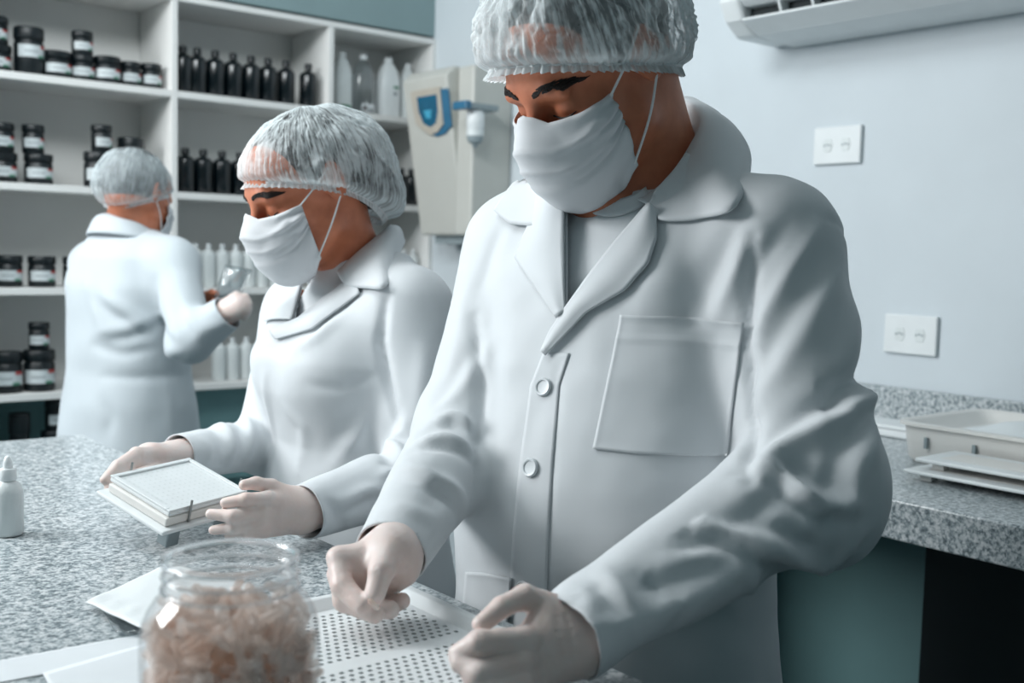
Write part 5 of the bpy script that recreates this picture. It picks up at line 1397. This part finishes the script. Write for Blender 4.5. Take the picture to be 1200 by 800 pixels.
for i in range(13):
    for j in range(11):
        c = bp(.012 + i * .0078, .012 + j * .0082, -.0003)
        q.add([c + u1 * (.0016 * math.cos(t * math.pi / 3)) + u2 * (.0016 * math.sin(t * math.pi / 3)) for t in range(6)], [tuple(range(6))])
o = q.build('capsule_openings', M['frost'], fb); o['kind'] = 'stuff'; rel(o, fb)
for a, b_ in ((.028, -.003), (BA + .003, .016), (.032, BB + .003)):
    q = MB(); q.tube([bp(a, b_, -.024), bp(a, b_, .010)], .0016, 8); o = q.build('pin', M['steel'], fb, smooth=True); rel(o, fb)

# trays stacked on the wall counter
WZ = .94
def wtray(name, x0, x1, y0, y1, z0, label, kind):
    e = empty(name, ((x0 + x1) / 2, (y0 + y1) / 2, z0), label, 'tray', 'white trays on the wall counter')
    q = MB()
    if kind == 'cover':
        rr = lambda i, z, r: rrect(x0 + i, x1 - i, y0 + i, y1 - i, r, z)
        loops(q, [rr(.022, z0, .03), rr(.014, z0 + .010, .034), rr(.008, z0 + .066, .036), rr(.0, z0 + .068, .04), rr(.0, z0 + .074, .04), rr(.010, z0 + .075, .034), rr(.018, z0 + .070, .03), rr(.034, z0 + .052, .026), rr(.045, z0 + .050, .024)])
        rel(q.build('tray_body', M['plastic_warm'], e, smooth=True), e)
        for yy in (y1 - .07, y1 - .16):
            q = MB(); q.box(x0 + .004, x0 + .0085, yy, yy + .006, z0 + .03, z0 + .05); rel(q.build('clip', M['grey'], e), e)
        q = MB(); n_ = 18
        g = [[(x0 + .05 + (x1 - x0 - .1) * i / n_, y0 + .05 + (y1 - y0 - .1) * j / n_, z0 + .0502 + .028 * math.exp(-((i / n_ - .55) / .3) ** 2 - ((j / n_ - .72) / .17) ** 2) * (1 + .15 * noise.noise(Vector((i * .5, j * .5, 0))))) for i in range(n_ + 1)] for j in range(n_ + 1)]
        q.add([p for r_ in g for p in r_], [(j * (n_ + 1) + i, j * (n_ + 1) + i + 1, (j + 1) * (n_ + 1) + i + 1, (j + 1) * (n_ + 1) + i) for j in range(n_) for i in range(n_)])
        o = q.build('powder', M['plastic'], e, smooth=True); o['kind'] = 'stuff'; rel(o, e)
    else:
        q.box(x0, x1, y0, y1, z0 + .012, z0 + .018); rel(q.build('plate', M['plastic'], e, bevel=.002), e)
        q = MB(); q.box(x0 + .03, x1 - .03, y0 + .03, y1 - .03, z0 + .0182, z0 + .0190); rel(q.build('inlay', M['plastic_warm'], e), e)
        for a in (x0 + .02, x1 - .04):
            for b_ in (y0 + .02, y1 - .04):
                q = MB(); q.box(a, a + .02, b_, b_ + .02, z0, z0 + .0118); rel(q.build('foot', M['plastic_warm'], e), e)
    return e
wtray('tray', 1.80, 2.12, .62, 1.10, WZ + LIFT, 'deep white tray with a rounded rim at the back of the wall counter', 'cover')
wtray('plate_tray', 1.655, 1.795, .60, .985, WZ + LIFT, 'lower flat white plate on small feet at the front of the wall counter', 'flat')
wtray('plate_tray', 1.668, 1.795, .60, .972, WZ + LIFT + .0195, 'upper flat white plate stacked on the front plate of the wall counter', 'flat')
e = empty('storage_box', (2.07, 1.29, WZ + LIFT), 'small white box peeking out between the sleeve of the man and the deep tray', 'box')
q = MB(); q.box(2.03, 2.12, 1.20, 1.335, WZ + LIFT, WZ + .018); rel(q.build('box_body', M['plastic'], e, bevel=.004), e)
q = MB(); q.box(2.026, 2.124, 1.196, 1.339, WZ + .0182, WZ + .026); rel(q.build('lid', M['plastic'], e, bevel=.002), e)
